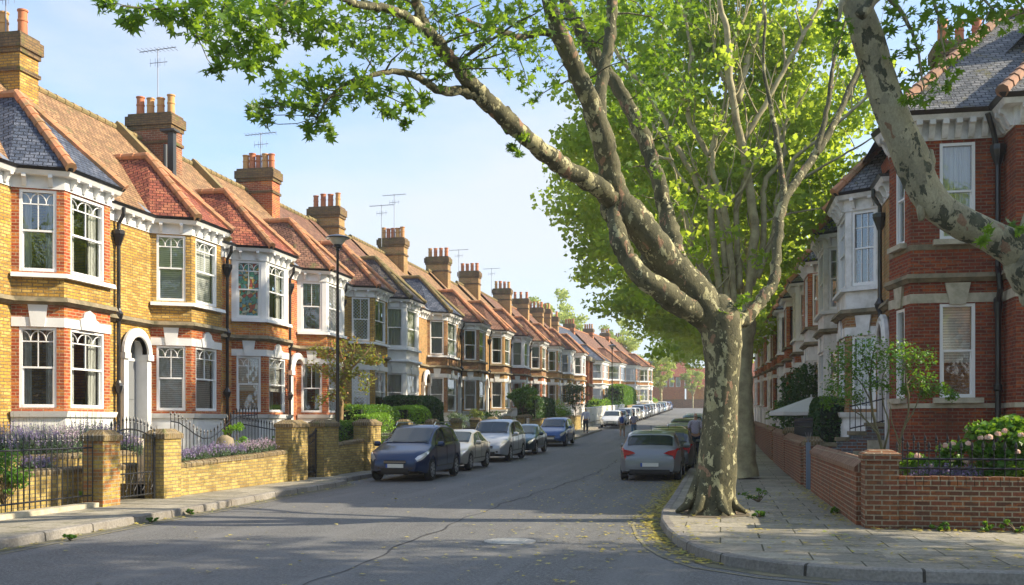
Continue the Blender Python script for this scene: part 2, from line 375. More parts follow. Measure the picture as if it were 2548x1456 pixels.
ROSE = leafm('rose_petal', (.82,.50,.42), (.90,.78,.62), (.8,.5,.4), .3)
def mat_asphalt():
    m, nt, b = newmat('asphalt'); p = geo_pos(nt)
    n1 = noise(nt, p, 24, 4, .85); n2 = noise(nt, p, .30, 6, .65); n3 = noise(nt, p, 2.6, 6, .75); n4 = noise(nt, p, 70, 2, .6)
    col = mixc(nt, ramp(nt, n1, .40, .62), (.05,.05,.05), (.20,.20,.195))
    col = mixc(nt, .55, col, ramp(nt, n4, .38, .62, (.45,.45,.45), (1.75,1.75,1.75)), 'MULTIPLY')
    f = node(nt, 'ShaderNodeMath', operation='MULTIPLY'); nt.links.new(ramp(nt, n2, .42, .60), f.inputs[0]); f.inputs[1].default_value = .5
    col = mixc(nt, f.outputs[0], col, (.15,.15,.15))
    f = node(nt, 'ShaderNodeMath', operation='MULTIPLY'); nt.links.new(ramp(nt, n3, .52, .70), f.inputs[0]); f.inputs[1].default_value = .6
    col = mixc(nt, f.outputs[0], col, (.052,.052,.052))
    # long tyre-worn streaks following the street
    mp = node(nt, 'ShaderNodeMapping'); mp.inputs['Scale'].default_value = (1.1, .045, 1); nt.links.new(p, mp.inputs[0])
    f = node(nt, 'ShaderNodeMath', operation='MULTIPLY'); nt.links.new(ramp(nt, noise(nt, mp.outputs[0], 1.3, 3), .5, .62), f.inputs[0]); f.inputs[1].default_value = .45
    col = mixc(nt, f.outputs[0], col, (.18,.18,.178))
    nt.links.new(col, b.inputs['Base Color']); b.inputs['Roughness'].default_value = .7
    bump(nt, n1, .9, .012, b); return m
ASPH = mat_asphalt()
PAVE = brick('paving_slab', (.33,.30,.24), (.24,.225,.185), (.085,.08,.05), c3=(.37,.34,.27), bw=1.05, rh=.72, ms=.012, st=.5, stain=(.13,.12,.08), bd=.01, mossy=(.19,.18,.12))
KERB = brick('kerb_stone', (.27,.25,.22), (.21,.195,.175), (.06,.055,.045), c3=(.30,.28,.25), bw=1.25, rh=.6, ms=.02, st=.4, bd=.01)
SOIL = plain('soil', (.055,.04,.025), .95, c2=(.10,.075,.04), scale=5)
GRASS = plain('grass_ground', (.07,.10,.03), .95, c2=(.10,.10,.05), scale=2)

# ------------------------------------------------------------------ ground, road, pavements
def lerp(a, b, t): return a+(b-a)*t
def pl(pts, y):                                   # x of a polyline (x, y) at y
    if y <= pts[0][1]: return pts[0][0]
    for (x0, y0), (x1, y1) in zip(pts, pts[1:]):
        if y0 <= y <= y1: return lerp(x0, x1, (y-y0)/(y1-y0) if y1 > y0 else 0)
    return pts[-1][0]
YS = sorted(set([-60, -30, -10, 0, 5, 8] + list(range(10, 232, 2))))
def sheet(name, xl, xr, y0, y1, dz, mat, ys=None, extra=()):
    mb = MB(); ys = sorted(set([y for y in (ys or YS) if y0 < y < y1] + [y0, y1] + [e for e in extra if y0 < e < y1]))
    f = lambda q, y: q(y) if callable(q) else q
    for a, b in zip(ys, ys[1:]):
        mb.poly([(f(xl,a), a, g(a)+dz), (f(xr,a), a, g(a)+dz), (f(xr,b), b, g(b)+dz), (f(xl,b), b, g(b)+dz)])
    return tag(mb.build(name, mat), kind='structure')
mb = MB()
for a, b in zip(YS, YS[1:]):
    mb.poly([(-900, a, g(a)-.05), (900, a, g(a)-.05), (900, b, g(b)-.05), (-900, b, g(b)-.05)])
mb.poly([(-900, -600, -.05), (900, -600, -.05), (900, -60, -.05), (-900, -60, -.05)])
mb.poly([(-900, 230, g(230)-.05), (900, 230, g(230)-.05), (900, 1500, g(230)-.05), (-900, 1500, g(230)-.05)])
tag(mb.build('ground', GRASS), kind='structure')

KL = [(-9.15,-40),(-9.25,6),(-9.4,11),(-9.62,15),(-9.72,18.5),(-9.95,22),(-9.95,25.6),(-10.1,26.8),(-10.5,27.4),(-10.6,30),(-10.6,61.5),(-9.6,63),(-9.5,66),(-9.5,84),(-10.4,86),(-10.5,215)]
def kl(y): return pl(KL, y)
KRN = [(34,11.2),(8,11.4),(3.15,11.6),(1.9,11.55),(1.31,11.62),(.65,11.9),(.05,12.45),(-.30,13.2),(-.55,14.1),(-.80,15.5),(-.98,17),(-1.06,18.7),(-1.05,22),(-1.05,27)]
road = sheet('road', lambda y: kl(y)-.2, lambda y: 60 if y < 11 else 3 if y < 14 else -.4 if y < 19 else -.9, -60, 215, 0, ASPH, extra=(11, 11.01, 13.99, 14))
sheet('road_end', -70, 70, 203, 214, .012, ASPH)

def kerb(name, line, side):                       # side = +1: pavement lies to the left of travel direction
    mb = MB(); L = 0; w = .16
    P = [Vector((x, y, 0)) for x, y in line]; nrm = []
    for i in range(len(P)):
        d = (P[min(i+1, len(P)-1)]-P[max(i-1, 0)]).normalized(); nrm.append(Vector((-d.y, d.x, 0))*side)
    for i in range(len(P)-1):
        a, b = P[i], P[i+1]; l = (b-a).length; na, nb = nrm[i], nrm[i+1]
        za, zb = g(a.y), g(b.y); up = Vector((0,0,1))
        a0 = a+up*(za-.05); b0 = b+up*(zb-.05); a1 = a+na*.02+up*(za+.115); b1 = b+nb*.02+up*(zb+.115)
        a2 = a+na*.05+up*(za+.132); b2 = b+nb*.05+up*(zb+.132); a3 = a+na*w+up*(za+.132); b3 = b+nb*w+up*(zb+.132)
        a4 = a+na*w+up*(za+.05); b4 = b+nb*w+up*(zb+.05)
        q = [(a0,b0,0,.17),(a1,b1,.17,.2),(a2,b2,.2,.31),(a3,b3,.31,.4)]; seq = [a0,a1,a2,a3,a4]; seb = [b0,b1,b2,b3,b4]; vv = [.02,.18,.21,.33,.42]
        for k in range(4):
            pts = [seq[k], seb[k], seb[k+1], seq[k+1]]; uv = [(L,vv[k]),(L+l,vv[k]),(L+l,vv[k+1]),(L,vv[k+1])]
            if side > 0: pts = pts[::-1]; uv = uv[::-1]
            pts = pts[::-1]; uv = uv[::-1]
            mb.poly(pts, 0, uv)
        L += l
    return tag(mb.build(name, KERB), kind='structure')
def dens(line, st=2.0):
    o = []
    for (x0,y0),(x1,y1) in zip(line, line[1:]):
        n = max(1, int(math.hypot(x1-x0, y1-y0)/st))
        for i in range(n): o.append((lerp(x0,x1,i/n), lerp(y0,y1,i/n)))
    return o+[line[-1]]
kerb('kerb', dens(KL[:-1]+[(-10.5,200)]), 1)
kerb('kerb', dens(KRN+[(-1.05,200)]), -1)
WL = -11.55                                       # garden wall line, left
sheet('pavement', WL-1.2, lambda y: kl(y)-.1, -40, 200, .125, PAVE, extra=[p[1] for p in KL])
sheet('pavement', lambda y: pl([(-.3,14.1)]+[(x+.1,y) for x,y in KRN[9:]], y), 2.1, 27, 200, .125, PAVE)
mb = MB()
NP = [(x+.06 if y > 13 else x+.05, y+(.06 if y < 13 else 0), .125) for x, y in KRN]
mb.poly([(34,16.6,.125), (2.6,16.6,.125), (2.1,17,.125), (2.1,27,.125)] + [tuple(p) for p in NP[::-1]])
tag(mb.build('pavement', PAVE), kind='structure')
# garden soil behind the walls
sheet('garden_ground', -16, lambda y: -12.9 if y < 19 else WL-.05, 5, 200, .45, SOIL, extra=(18.99, 19))
sheet('garden_ground', 2.3, 4.4, 27, 200, .30, SOIL)
mb = MB(); mb.poly([(2.2,16.5,.30),(16,16.5,.30),(16,27,.30),(2.2,27,.30)]); tag(mb.build('garden_ground', SOIL), kind='structure')

# tar seam running up the carriageway, gutter lines, manhole, patch
CRK = plain('tar_seam', (.032,.033,.035), .7)
mb = MB(); px = None
for i in range(0, 420):
    y = 7.5+i*.28; x = -4.35+.004*(y-8)*1.0 + .16*math.sin(y*.23)+.05*math.sin(y*1.7)+.03*math.sin(y*4.1)
    wd = (.012+.005*math.sin(y*.9+1)+.005*random.random())*(.75+y/50)
    if px: mb.poly([(px[0]-px[2], px[1], g(px[1])+.006), (px[0]+px[2], px[1], g(px[1])+.006), (x+wd, y, g(y)+.006), (x-wd, y, g(y)+.006)])
    px = (x, y, wd)
tag(mb.build('tar_seam', CRK, road), kind='structure')
DRK = plain('road_gutter', (.11,.105,.075), .9, c2=(.20,.18,.10), scale=6)
LINE = plain('worn_yellow_line', (.27,.24,.14), .85, c2=(.12,.12,.11), scale=9)
def ribbon(line, off, wd, z, mat, name, parent):
    mb = MB(); P = [Vector((x,y,0)) for x,y in line]; q = []
    for i in range(len(P)):
        d = (P[min(i+1, len(P)-1)]-P[max(i-1, 0)]).normalized(); n = Vector((d.y, -d.x, 0)); q.append((P[i]+n*off, P[i]+n*(off+wd)))
    for (a,b),(c,d) in zip(q, q[1:]):
        pts = [(v.x, v.y, g(v.y)+z) for v in (a,b,d,c)]
        if (Vector(pts[1])-Vector(pts[0])).cross(Vector(pts[3])-Vector(pts[0])).z < 0: pts = pts[::-1]
        mb.poly(pts)
    return tag(mb.build(name, mat, parent), kind='structure')
ribbon(dens(KL[:9]), .02, .16, .004, DRK, 'gutter', road)
ribbon(dens(KL[1:8]), .28, .06, .007, LINE, 'worn_line', road)
krr = dens(KRN[4:]+[(-1.05,45)], .7)
ribbon(krr, -.24, .22, .004, DRK, 'gutter', road)
ribbon(krr, -.46, .05, .007, LINE, 'worn_line', road)
MAN = plain('manhole_iron', (.42,.41,.38), .7, c2=(.25,.25,.24), scale=20)
mh = empty('manhole_cover', (-2.95, 14.35, .008), 0, 'round worn concrete and iron manhole cover in the asphalt', 'manhole')
mb = MB(); mb.lathe((0,0,0), [(.37,-.02),(.37,.008),(.30,.012)], 32)
mb.build('rim', MAN, mh); mb = MB(); mb.lathe((0,0,0), [(.292,-.02),(.285,.010)], 28)
for i in range(6): mb.box(-.22, .22, -.20+i*.08-.012, -.20+i*.08+.012, .0, .018)
mb.build('lid', plain('manhole_lid', (.62,.61,.57), .75, c2=(.40,.39,.37), scale=14), mh)

# ------------------------------------------------------------------ houses
def offp(P, o):                                   # offset an open polyline outwards (right of travel)
    Q = []
    for i, p in enumerate(P):
        p = Vector(p)
        ns = []
        if i > 0: d = (p-Vector(P[i-1])).normalized(); ns.append(Vector((d.y, -d.x)))
        if i < len(P)-1: d = (Vector(P[i+1])-p).normalized(); ns.append(Vector((d.y, -d.x)))
        n = ns[0] if len(ns) == 1 else (ns[0]+ns[1])/(1+ns[0].dot(ns[1]))
        if i in (0, len(P)-1): pass
        Q.append(p+n*o)
    return Q
def band(mb, P, z0, z1, o0, o1=None, m=0):       # moulding along a polyline; o0/o1 = projection at bottom/top
    o1 = o0 if o1 is None else o1
    A = offp(P, o0); B = offp(P, o1); I = [Vector(p) for p in P]; I = offp(P, -.02)
    n = len(P)
    for i in range(n-1):
        mb.poly([(A[i].x,A[i].y,z0),(A[i+1].x,A[i+1].y,z0),(B[i+1].x,B[i+1].y,z1),(B[i].x,B[i].y,z1)], m)
        mb.poly([(B[i].x,B[i].y,z1),(B[i+1].x,B[i+1].y,z1),(I[i+1].x,I[i+1].y,z1),(I[i].x,I[i].y,z1)], m)
        mb.poly([(I[i].x,I[i].y,z0),(I[i+1].x,I[i+1].y,z0),(A[i+1].x,A[i+1].y,z0),(A[i].x,A[i].y,z0)], m)
    for i in (0, n-1):
        q = [(I[i].x,I[i].y,z0),(A[i].x,A[i].y,z0),(B[i].x,B[i].y,z1),(I[i].x,I[i].y,z1)]
        mb.poly(q if i == 0 else q[::-1], m)
def panel(mb, p0, p1, z0, z1, ops=(), dep=.13, m=0, mr=None):
    p0 = Vector(p0); p1 = Vector(p1); L = (p1-p0).length; d = (p1-p0)/L; n = Vector((d.y, -d.x)); mr = m if mr is None else mr
    us = sorted(set([0, L]+[o[0] for o in ops]+[o[1] for o in ops])); zs = sorted(set([z0, z1]+[o[2] for o in ops]+[o[3] for o in ops]))
    P = lambda u, z, k=0: (p0.x+d.x*u-n.x*k, p0.y+d.y*u-n.y*k, z)
    for a, b in zip(us, us[1:]):
        run = None
        for c, e in zip(zs, zs[1:]):
            mu, mz = (a+b)/2, (c+e)/2
            hole = any(o[0] < mu < o[1] and o[2] < mz < o[3] for o in ops)
            if hole:
                if run: mb.poly([P(a,run[0]),P(b,run[0]),P(b,run[1]),P(a,run[1])], m); run = None
            else: run = (run[0] if run else c, e)
        if run: mb.poly([P(a,run[0]),P(b,run[0]),P(b,run[1]),P(a,run[1])], m)
    for o in ops:
        a, b, c, e = o[:4]
        mb.poly([P(a,c),P(a,c,dep),P(a,e,dep),P(a,e)][::-1], mr); mb.poly([P(b,c),P(b,c,dep),P(b,e,dep),P(b,e)], mr)
        mb.poly([P(a,e),P(a,e,dep),P(b,e,dep),P(b,e)][::-1], mr); mb.poly([P(a,c),P(a,c,dep),P(b,c,dep),P(b,c)], mr)
def window(parent, p0, p1, op, style='two', inset=.07, cur='white', fw=.065, pane=None):
    p0 = Vector(p0); p1 = Vector(p1); d = (p1-p0).normalized(); n = Vector((d.y, -d.x)); a, b, c, e = op
    D3 = Vector((d.x, d.y, 0)); N3 = Vector((n.x, n.y, 0)); Z = Vector((0,0,1))
    def P(u, z, k): return Vector((p0.x, p0.y, 0))+D3*u-N3*k+Z*z
    mb = MB()
    def bar(u0, u1, z0, z1, k, t): mb.obox(P((u0+u1)/2, (z0+z1)/2, k), D3*(u1-u0)/2, N3*t, Z*(z1-z0)/2)
    bar(a+.001, a+fw, c, e, inset, .05); bar(b-fw, b-.001, c, e, inset, .05)
    bar(a+fw, b-fw, e-fw, e-.001, inset, .048); bar(a+fw, b-fw, c+.001, c+fw*1.2, inset, .055)
    zm = (c+e)/2; bar(a+fw, b-fw, zm-.022, zm+.022, inset+.003, .038)
    ai, bi = a+fw, b-fw
    bar(ai, ai+.03, c+fw, zm-.02, inset+.02, .02); bar(bi-.03, bi, c+fw, zm-.02, inset+.02, .02)
    if style in ('two', 'arch', 'lattice'):
        bar((ai+bi)/2-.011, (ai+bi)/2+.011, zm+.02, e-fw, inset+.003, .014)
    if style == 'arch':
        bar(ai, bi, e-fw-.27, e-fw-.245, inset+.003, .014)
        for s in range(4):
            uc = lerp(ai, bi, (s+.0)/4); u1 = lerp(ai, bi, (s+1)/4); w_ = u1-uc
            pts = []
            for t in range(7):
                th = math.pi/2*t/6
                pts.append(P(uc+w_*math.sin(th) if s % 2 == 0 else u1-w_*math.sin(th), e-fw-.02-.22*(1-math.cos(th)) if True else 0, inset))
            mb.tube(pts, .012, 4)
    if style == 'six':
        for t in (1/3, 2/3): bar(lerp(ai,bi,t)-.011, lerp(ai,bi,t)+.011, c+fw, e-fw, inset+.003, .013)
        bar(ai, bi, e-fw-.36, e-fw-.335, inset+.003, .014)
    if style == 'lattice':
        mbl = mb
        k = 0
        W_ = bi-ai; H_ = e-fw-zm-.02; stp = .14
        for lo, hi in ((zm+.02, e-fw), (c+fw, zm-.02)):
            H_ = hi-lo
            for q in np.arange(-H_, W_, stp):
                for sg in (1, -1):
                    u0 = max(0, q); u1 = min(W_, q+H_); z0 = lo+(u0-q); z1 = lo+(u1-q)
                    if u1-u0 < .03: continue
                    A = P(ai+u0 if sg > 0 else bi-u0, z0, inset); B = P(ai+u1 if sg > 0 else bi-u1, z1, inset)
                    mb.tube([A, B], .0045, 3, caps=False)
    fr = mb.build('window', FRAME, parent)
    mb = MB(); mb.poly([P(ai-.01,c+.02,inset+.012),P(bi+.01,c+.02,inset+.012),P(bi+.01,e-.02,inset+.012),P(ai-.01,e-.02,inset+.012)])
    mb.build('pane', pane or GLASS, fr)
    if cur and not pane:
        mb = MB(); k = inset+.12; W_ = bi-ai
        if cur == 'blind':
            mb.poly([P(ai,c+.05,k),P(bi,c+.05,k),P(bi,e-.03,k),P(ai,e-.03,k)]); mat = BLIND
        elif cur == 'half':
            zq = lerp(c, e, .38); mb.poly([P(ai,zq,k),P(bi,zq,k),P(bi,e-.03,k),P(ai,e-.03,k)]); mat = BLIND
        else:
            mat = CURTG if cur == 'grey' else CURT
            wf = .27 if cur in ('white', 'grey') else .5
            for s0, s1 in ((0, wf), (1-wf, 1)):
                m_ = 10
                for i in range(m_):
                    u0 = lerp(s0, s1, i/m_)*W_+ai; u1 = lerp(s0, s1, (i+1)/m_)*W_+ai
                    k0 = k+.025*math.sin(i*2.2); k1 = k+.025*math.sin((i+1)*2.2)
                    mb.poly([P(u0,c+.04,k0),P(u1,c+.04,k1),P(u1,e-.02,k1),P(u0,e-.02,k0)])
        mb.build('blind' if cur in ('blind', 'half') else 'curtain', mat, fr)
    return fr
def hip(mb, a, b, r=.11, step=.36):
    a = Vector(a); b = Vector(b); d = b-a; L = d.length; n = max(2, int(L/step)); d.normalize()
    for i in range(n):
        p = a+d*(L*i/n); q = a+d*(L*(i+1)/n+.03)
        mb.tube([p, q], [r*1.12, r*.9], 8)
def chimney(parent, x0, x1, y0, y1, zb, zt, mat, pots, potmat, cap=True):
    mb = MB(); mb.box(x0, x1, y0, y1, zb, zt-.55)
    c = mb.build('chimney', mat, parent)
    mb = MB(); mb.box(x0-.05, x1+.05, y0-.05, y1+.05, zt-1.05, zt-.95); mb.box(x0-.05, x1+.05, y0-.05, y1+.05, zt-.55, zt-.42)
    mb.box(x0-.1, x1+.1, y0-.1, y1+.1, zt-.42, zt-.1); mb.box(x0-.03, x1+.03, y0-.03, y1+.03, zt-.1, zt)
    mb.build('chimney_cap', SOOT, c)
    mb = MB(); mb.box(x0-.03, x1+.03, y0-.03, y1+.03, zb-.1, zb+.5); mb.build('flashing', LEAD, c)
    for i in range(pots):
        mb = MB(); xx = lerp(x0+.2, x1-.2, i/(pots-1)) if pots > 1 else (x0+x1)/2; h = .62+.12*random.random(); r = .125+.015*random.random()
        mb.lathe((xx, (y0+y1)/2, zt-.02), [(r*1.15,0),(r*1.15,.05),(r,.07),(r*.93,h*.55),(r*1.06,h*.57),(r*1.06,h*.63),(r*.93,h*.65),(r*.93,h-.06),(r*1.1,h-.04),(r*1.1,h),(r*.8,h)], 12)
        mb.build('chimney_pot', potmat if random.random() < .75 else (POT if potmat is POT2 else POT2), c, smooth=True, sharp=40)
    return c
def aerial(parent, x, y, z, h, flip=1):
    mb = MB(); mb.tube([(x,y,z),(x,y,z+h)], .018, 5)
    mb.tube([(x-.75,y+.1*flip,z+h-.05),(x+.75,y-.1*flip,z+h-.05)], .014, 4)
    for i in range(9):
        xx = x-.65+i*.16; mb.tube([(xx,y-.22,z+h-.05),(xx,y+.22,z+h-.05)], .008, 4)
    mb.tube([(x-.3,y,z+h-.5),(x+.3,y+.1,z+h-.45)], .012, 4)
    for i in range(4): mb.tube([(x-.28+i*.18,y,z+h-.62),(x-.28+i*.18,y,z+h-.34)], .007, 4)
    mb.build('aerial', METAL, parent)
def bracket(mb, p, n, d, z, h=.26, o=.26, t=.05):   # scrolled cornice bracket
    p = Vector((p[0], p[1], 0)); n = Vector((n.x, n.y, 0)); d = Vector((d.x, d.y, 0))*t
    prof = [(0,z),(o,z),(o,z-h*.28),(o*.72,z-h*.36),(o*.55,z-h*.6),(o*.42,z-h*.8),(.06,z-h),(0,z-h)]
    A = [tuple(p+n*u-d+Vector((0,0,zz))) for u, zz in prof]; B = [tuple(p+n*u+d+Vector((0,0,zz))) for u, zz in prof]
    mb.poly(A); mb.poly(B[::-1])
    for i in range(len(prof)):
        j = (i+1) % len(prof); mb.poly([A[j], A[i], B[i], B[j]])

def house(loc, rz, W, b0, y1, y2, b1, p, wall, gf, ff, span, roof, broof, label, hipm=HIP, door=None, pipe=None, trim=WHITE, style=('two','arch'),
          cur=('white','white'), chim=None, aer=None, ffpane=None, plinth=WHITE, detail=2, kd=4.55, group='terraced houses', verge=False, ridge=3.7, beltm=STONE, doormat=DOORG):
    H = empty('terraced_house', loc, rz, label, 'house', group)
    P = [(0,b0),(p,y1),(p,y2),(0,b1)]
    P = [(x, y) for x, y in P]
    # travel order must keep outside on the right: +y travel, outside = +x
    segs = list(zip(P, P[1:]))
    # body walls
    mb = MB(); mb2 = MB()
    ops_near = []; dd = door
    if dd: ops_near = [(dd-.47, dd+.47, 1.30, 3.95)]
    panel(mb, (0,0), (0,b0), -.6, 7.1, [(o[0], o[1], o[2], o[3]) for o in ops_near if o[1] < b0], dep=.26, mr=1)
    if dd and dd > b1: panel(mb, (0,b1), (0,W), -.6, 7.1, [(dd-.47-b1, dd+.47-b1, 1.30, 3.95)], dep=.26, mr=1)
    else: panel(mb, (0,b1), (0,W), -.6, 7.1)
    panel(mb, (-2*ridge,W), (-2*ridge,0), -.6, 7.3)
    for yy, flip in ((0.002, 1), (W-.002, 0)):
        q = [(0,yy,-.6),(0,yy,7.3),(-ridge,yy,7.3+ridge),(-2*ridge,yy,7.3),(-2*ridge,yy,-.6)]
        mb.poly(q if flip else q[::-1])
    mb.build('wall', [wall, trim], H)
    mb = MB(); mb.box(-2*ridge+.05, -.25, .05, W-.05, 4.35, 4.45); mb.build('floor', ROOM, H)
    # bay
    gops = []; fops = []
    for i, (a, b) in enumerate(segs):
        L = (Vector(b)-Vector(a)).length; mrg = .24 if i == 1 else .16
        gops.append((mrg, L-mrg, 2.05, 3.88)); fops.append((mrg, L-mrg, 5.14, 7.0))
    mb = MB()
    for (a, b), o in zip(segs, gops): panel(mb, a, b, 1.95, 4.41, [o])
    mb.build('lower_bay', gf, H)
    mb = MB()
    for (a, b), o in zip(segs, fops): panel(mb, a, b, 5.06, 7.1, [o])
    mb.poly([(x,y,5.05) for x, y in P][::-1]); mb.build('upper_bay', ff, H)
    mb = MB()
    for a, b in segs: panel(mb, a, b, 4.50, 5.02)
    mb.build('spandrel', span, H)
    mb = MB(); band(mb, P, -.6, 1.84, .06); band(mb, P, 1.84, 1.97, .12, .16)
    if detail > 1:
        for a, b in segs:
            d = (Vector(b)-Vector(a)); L = d.length; d.normalize(); n = Vector((d.y,-d.x)); c = (Vector(a)+Vector(b))/2+n*.075
            mb.obox((c.x,c.y,1.25), Vector((d.x,d.y,0))*(L/2-.18), Vector((n.x,n.y,0))*.012, (0,0,.42))
    mb.build('plinth', plinth, H)
    mb = MB(); band(mb, P, 3.885, 4.10, .022)
    for a, b in segs:                              # keystones
        d = (Vector(b)-Vector(a)); L = d.length; d.normalize(); n = Vector((d.y,-d.x)); c = (Vector(a)+Vector(b))/2
        if L > 1.3:
            prof = [(-.30,3.885),(.30,3.885),(.36,4.12),(.24,4.16),(.20,4.28),(.08,4.33),(0,4.36),(-.08,4.33),(-.20,4.28),(-.24,4.16),(-.36,4.12)]
        else: prof = [(-.14,3.885),(.14,3.885),(.21,4.40),(-.21,4.40)]
        A = [(c.x+d.x*u+n.x*.055, c.y+d.y*u+n.y*.055, z) for u, z in prof]; B = [(c.x+d.x*u-n.x*.01, c.y+d.y*u-n.y*.01, z) for u, z in prof]
        mb.poly(A)
        for i in range(len(prof)): j = (i+1) % len(prof); mb.poly([A[i], B[i], B[j], A[j]])
    mb.build('lintel_band', trim, H)
    mb = MB(); PW = [(0,0)]+P+[(0,W)]
    band(mb, PW, 4.38, 4.45, .05, .12); band(mb, PW, 4.45, 4.55, .17, .13); mb.build('belt_course', beltm, H)
    mb = MB(); band(mb, P, 5.0, 5.10, .13, .11); mb.build('sill', trim if ff in (WHITE, WHITED) or detail == 2 else STONE, H)
    # cornice
    mb = MB(); band(mb, PW, 7.02, 7.36, .03); band(mb, PW, 7.30, 7.40, .20, .26)
    if detail > 0:
        for a, b in zip(PW, PW[1:]):
            d = (Vector(b)-Vector(a)); L = d.length
            if L < .25: continue
            d.normalize(); n = Vector((d.y,-d.x)); k = max(1, int(L/.42))
            for i in range(k):
                c = Vector(a)+d*(L*(i+.5)/k)+n*.02; bracket(mb, c, n, d, 7.31, .24, .20, .045)
    mb.build('cornice', trim, H)
    mb = MB(); band(mb, PW, 7.40, 7.47, .27, .32); mb.build('gutter', BLACK, H)
    # main roof
    e = .22; mb = MB(); zt = 7.42; zr = zt+ridge+e
    mb.poly([(e,0,zt),(e,W,zt),(-ridge,W,zr),(-ridge,0,zr)]); mb.poly([(-ridge,0,zr),(-ridge,W,zr),(-2*ridge-e,W,zt),(-2*ridge-e,0,zt)])
    rf = mb.build('roof', roof, H)
    mb = MB(); hip(mb, (-ridge,0,zr+.02), (-ridge,W,zr+.02), .10, .4); mb.build('ridge_tiles', HIPD if detail else hipm, rf)
    if verge:
        mb = MB(); mb.obox(Vector(((e-ridge)/2, W-.02, (zt+zr)/2+.12)), Vector((e+ridge,0,zt-zr))/2, (0,.16,0), Vector((.09,0,.09))); mb.build('parapet', HIPD, rf)
    # bay roof
    E = offp(P, .30); yc = (y1+y2)/2; ap = (-.95-p*.0, yc, 7.45+2.15*min(1, (b1-b0)/2.9)); ap0 = (-2.6, yc, ap[2])
    ez = 7.45; mb = MB()
    v = [(-.5, E[0].y, ez+.25*0+.0), (E[1].x,E[1].y,ez), (E[2].x,E[2].y,ez), (-.5, E[3].y, ez)]
    mb.poly([(E[1].x,E[1].y,ez),(E[2].x,E[2].y,ez),ap]); mb.poly([(E[0].x,E[0].y,ez),(E[1].x,E[1].y,ez),ap]); mb.poly([(E[2].x,E[2].y,ez),(E[3].x,E[3].y,ez),ap])
    mb.poly([(E[0].x,E[0].y,ez),ap,ap0,(-1.9,E[0].y-.1,ez+1.55)]); mb.poly([(E[3].x,E[3].y,ez),(-1.9,E[3].y+.1,ez+1.55),ap0,ap])
    br = mb.build('bay_roof', broof, H)
    mb = MB(); q = Vector((0,0,.03))
    hip(mb, Vector((E[1].x,E[1].y,ez))+q, Vector(ap)+q, .12); hip(mb, Vector((E[2].x,E[2].y,ez))+q, Vector(ap)+q, .12); hip(mb, Vector(ap)+q, Vector(ap0)+q, .11)
    mb.build('hip_tiles', hipm, br)
    mb = MB(); mb.tube([Vector((E[0].x,E[0].y-.05,ez+.03)), Vector((-1.9,E[0].y-.12,ez+1.62))], .07, 5); mb.build('valley_lead', LEAD, br); mb = MB(); mb.tube([Vector((E[3].x,E[3].y+.05,ez+.03)), Vector((-1.9,E[3].y+.12,ez+1.62))], .07, 5)
    mb.build('valley_lead', LEAD, br)
    # windows
    for i, ((a, b), o) in enumerate(zip(segs, gops)):
        if detail == 0 and i == 2: continue
        window(H, a, b, o, style[0] if i != 1 else style[1], cur=cur[0])
    for i, ((a, b), o) in enumerate(zip(segs, fops)):
        if detail == 0 and i == 2: continue
        window(H, a, b, o, style[0] if i != 1 else style[1], cur=cur[1], pane=(ffpane if i == 0 else None))
    if dd:
        mb = MB(); mb.box(-.26, -.20, dd-.46, dd+.46, 1.30, 3.40); D = mb.build('door', doormat, H)
        mb = MB()
        for yy in (-.22, .22):
            for z0, z1 in ((1.5, 2.2), (2.35, 3.2)): mb.box(-.202, -.185, dd+yy-.15, dd+yy+.15, z0, z1)
        mb.build('door_panel', doormat, D); mb = MB(); mb.lathe((-.17, dd-.34 if rz == 0 else dd+.34, 2.25), [(.02,-.02),(.035,0),(.035,.03),(.01,.04)], 10); mb.build('handle', BRASS, D)
        mb = MB(); mb.box(-.24, -.18, dd-.46, dd+.46, 3.40, 3.48); mb.build('fanlight_bar', trim, D)
        mb = MB(); mb.poly([(-.22,dd-.46,3.48),(-.22,dd+.46,3.48),(-.22,dd+.46,3.95),(-.22,dd-.46,3.95)]); mb.build('fanlight', GLASS, D)
        mb = MB()
        for s in (-1, 1):
            yy = dd+s*.56; mb.box(-.02, .16, yy-.10, yy+.10, .8, 3.42); mb.box(-.02, .22, yy-.14, yy+.14, 3.42, 3.58); mb.box(-.02, .2, yy-.13, yy+.13, .5, .95)
        pr = [];  n = 14
        for rr, off in ((.62,.14),(.50,.19)):
            pts = [(off, dd-math.cos(math.pi*i/n)*rr, 3.58+math.sin(math.pi*i/n)*rr) for i in range(n+1)]; mb.tube(pts, .085 if rr > .6 else .05, 6)
        # tympanum ring infill
        for i in range(n):
            t0, t1 = math.pi*i/n, math.pi*(i+1)/n
            f = lambda t, r: (.04, dd-math.cos(t)*r, 3.58+math.sin(t)*r)
            mb.poly([f(t0,.44), f(t1,.44), f(t1,.64), f(t0,.64)][::-1])
            mb.poly([f(t0,.64), f(t1,.64), f(t1,.44), f(t0,.44)][::-1])
        mb.build('door_surround', trim, H)
        mb = MB()
        for i in range(4): mb.box(-.02, 1.5-i*.32, dd-.62, dd+.62, .3+i*.25, .3+i*.25+.245)
        mb.build('steps', STONEL, H)
    if pipe is not None:
        mb = MB(); x = .11; y = pipe
        mb.tube([(.26,y,7.38),(.26,y,7.2),(x,y,6.95),(x,y,.3)], .052, 8)
        for z in (6.55,): mb.lathe((x,y,z), [(.06,-.18),(.13,.02),(.17,.12),(.17,.22),(.12,.24)], 8)
        for z in (4.5, 2.6): mb.lathe((x,y,z), [(.055,-.12),(.11,0),(.13,.08),(.08,.16),(.055,.22)], 8)
        mb.build('drainpipe', BLACK, H)
    if chim: 
        for c in chim: chimney(H, *c)
    if aer: 
        for a in aer: aerial(H, *a)
    return H

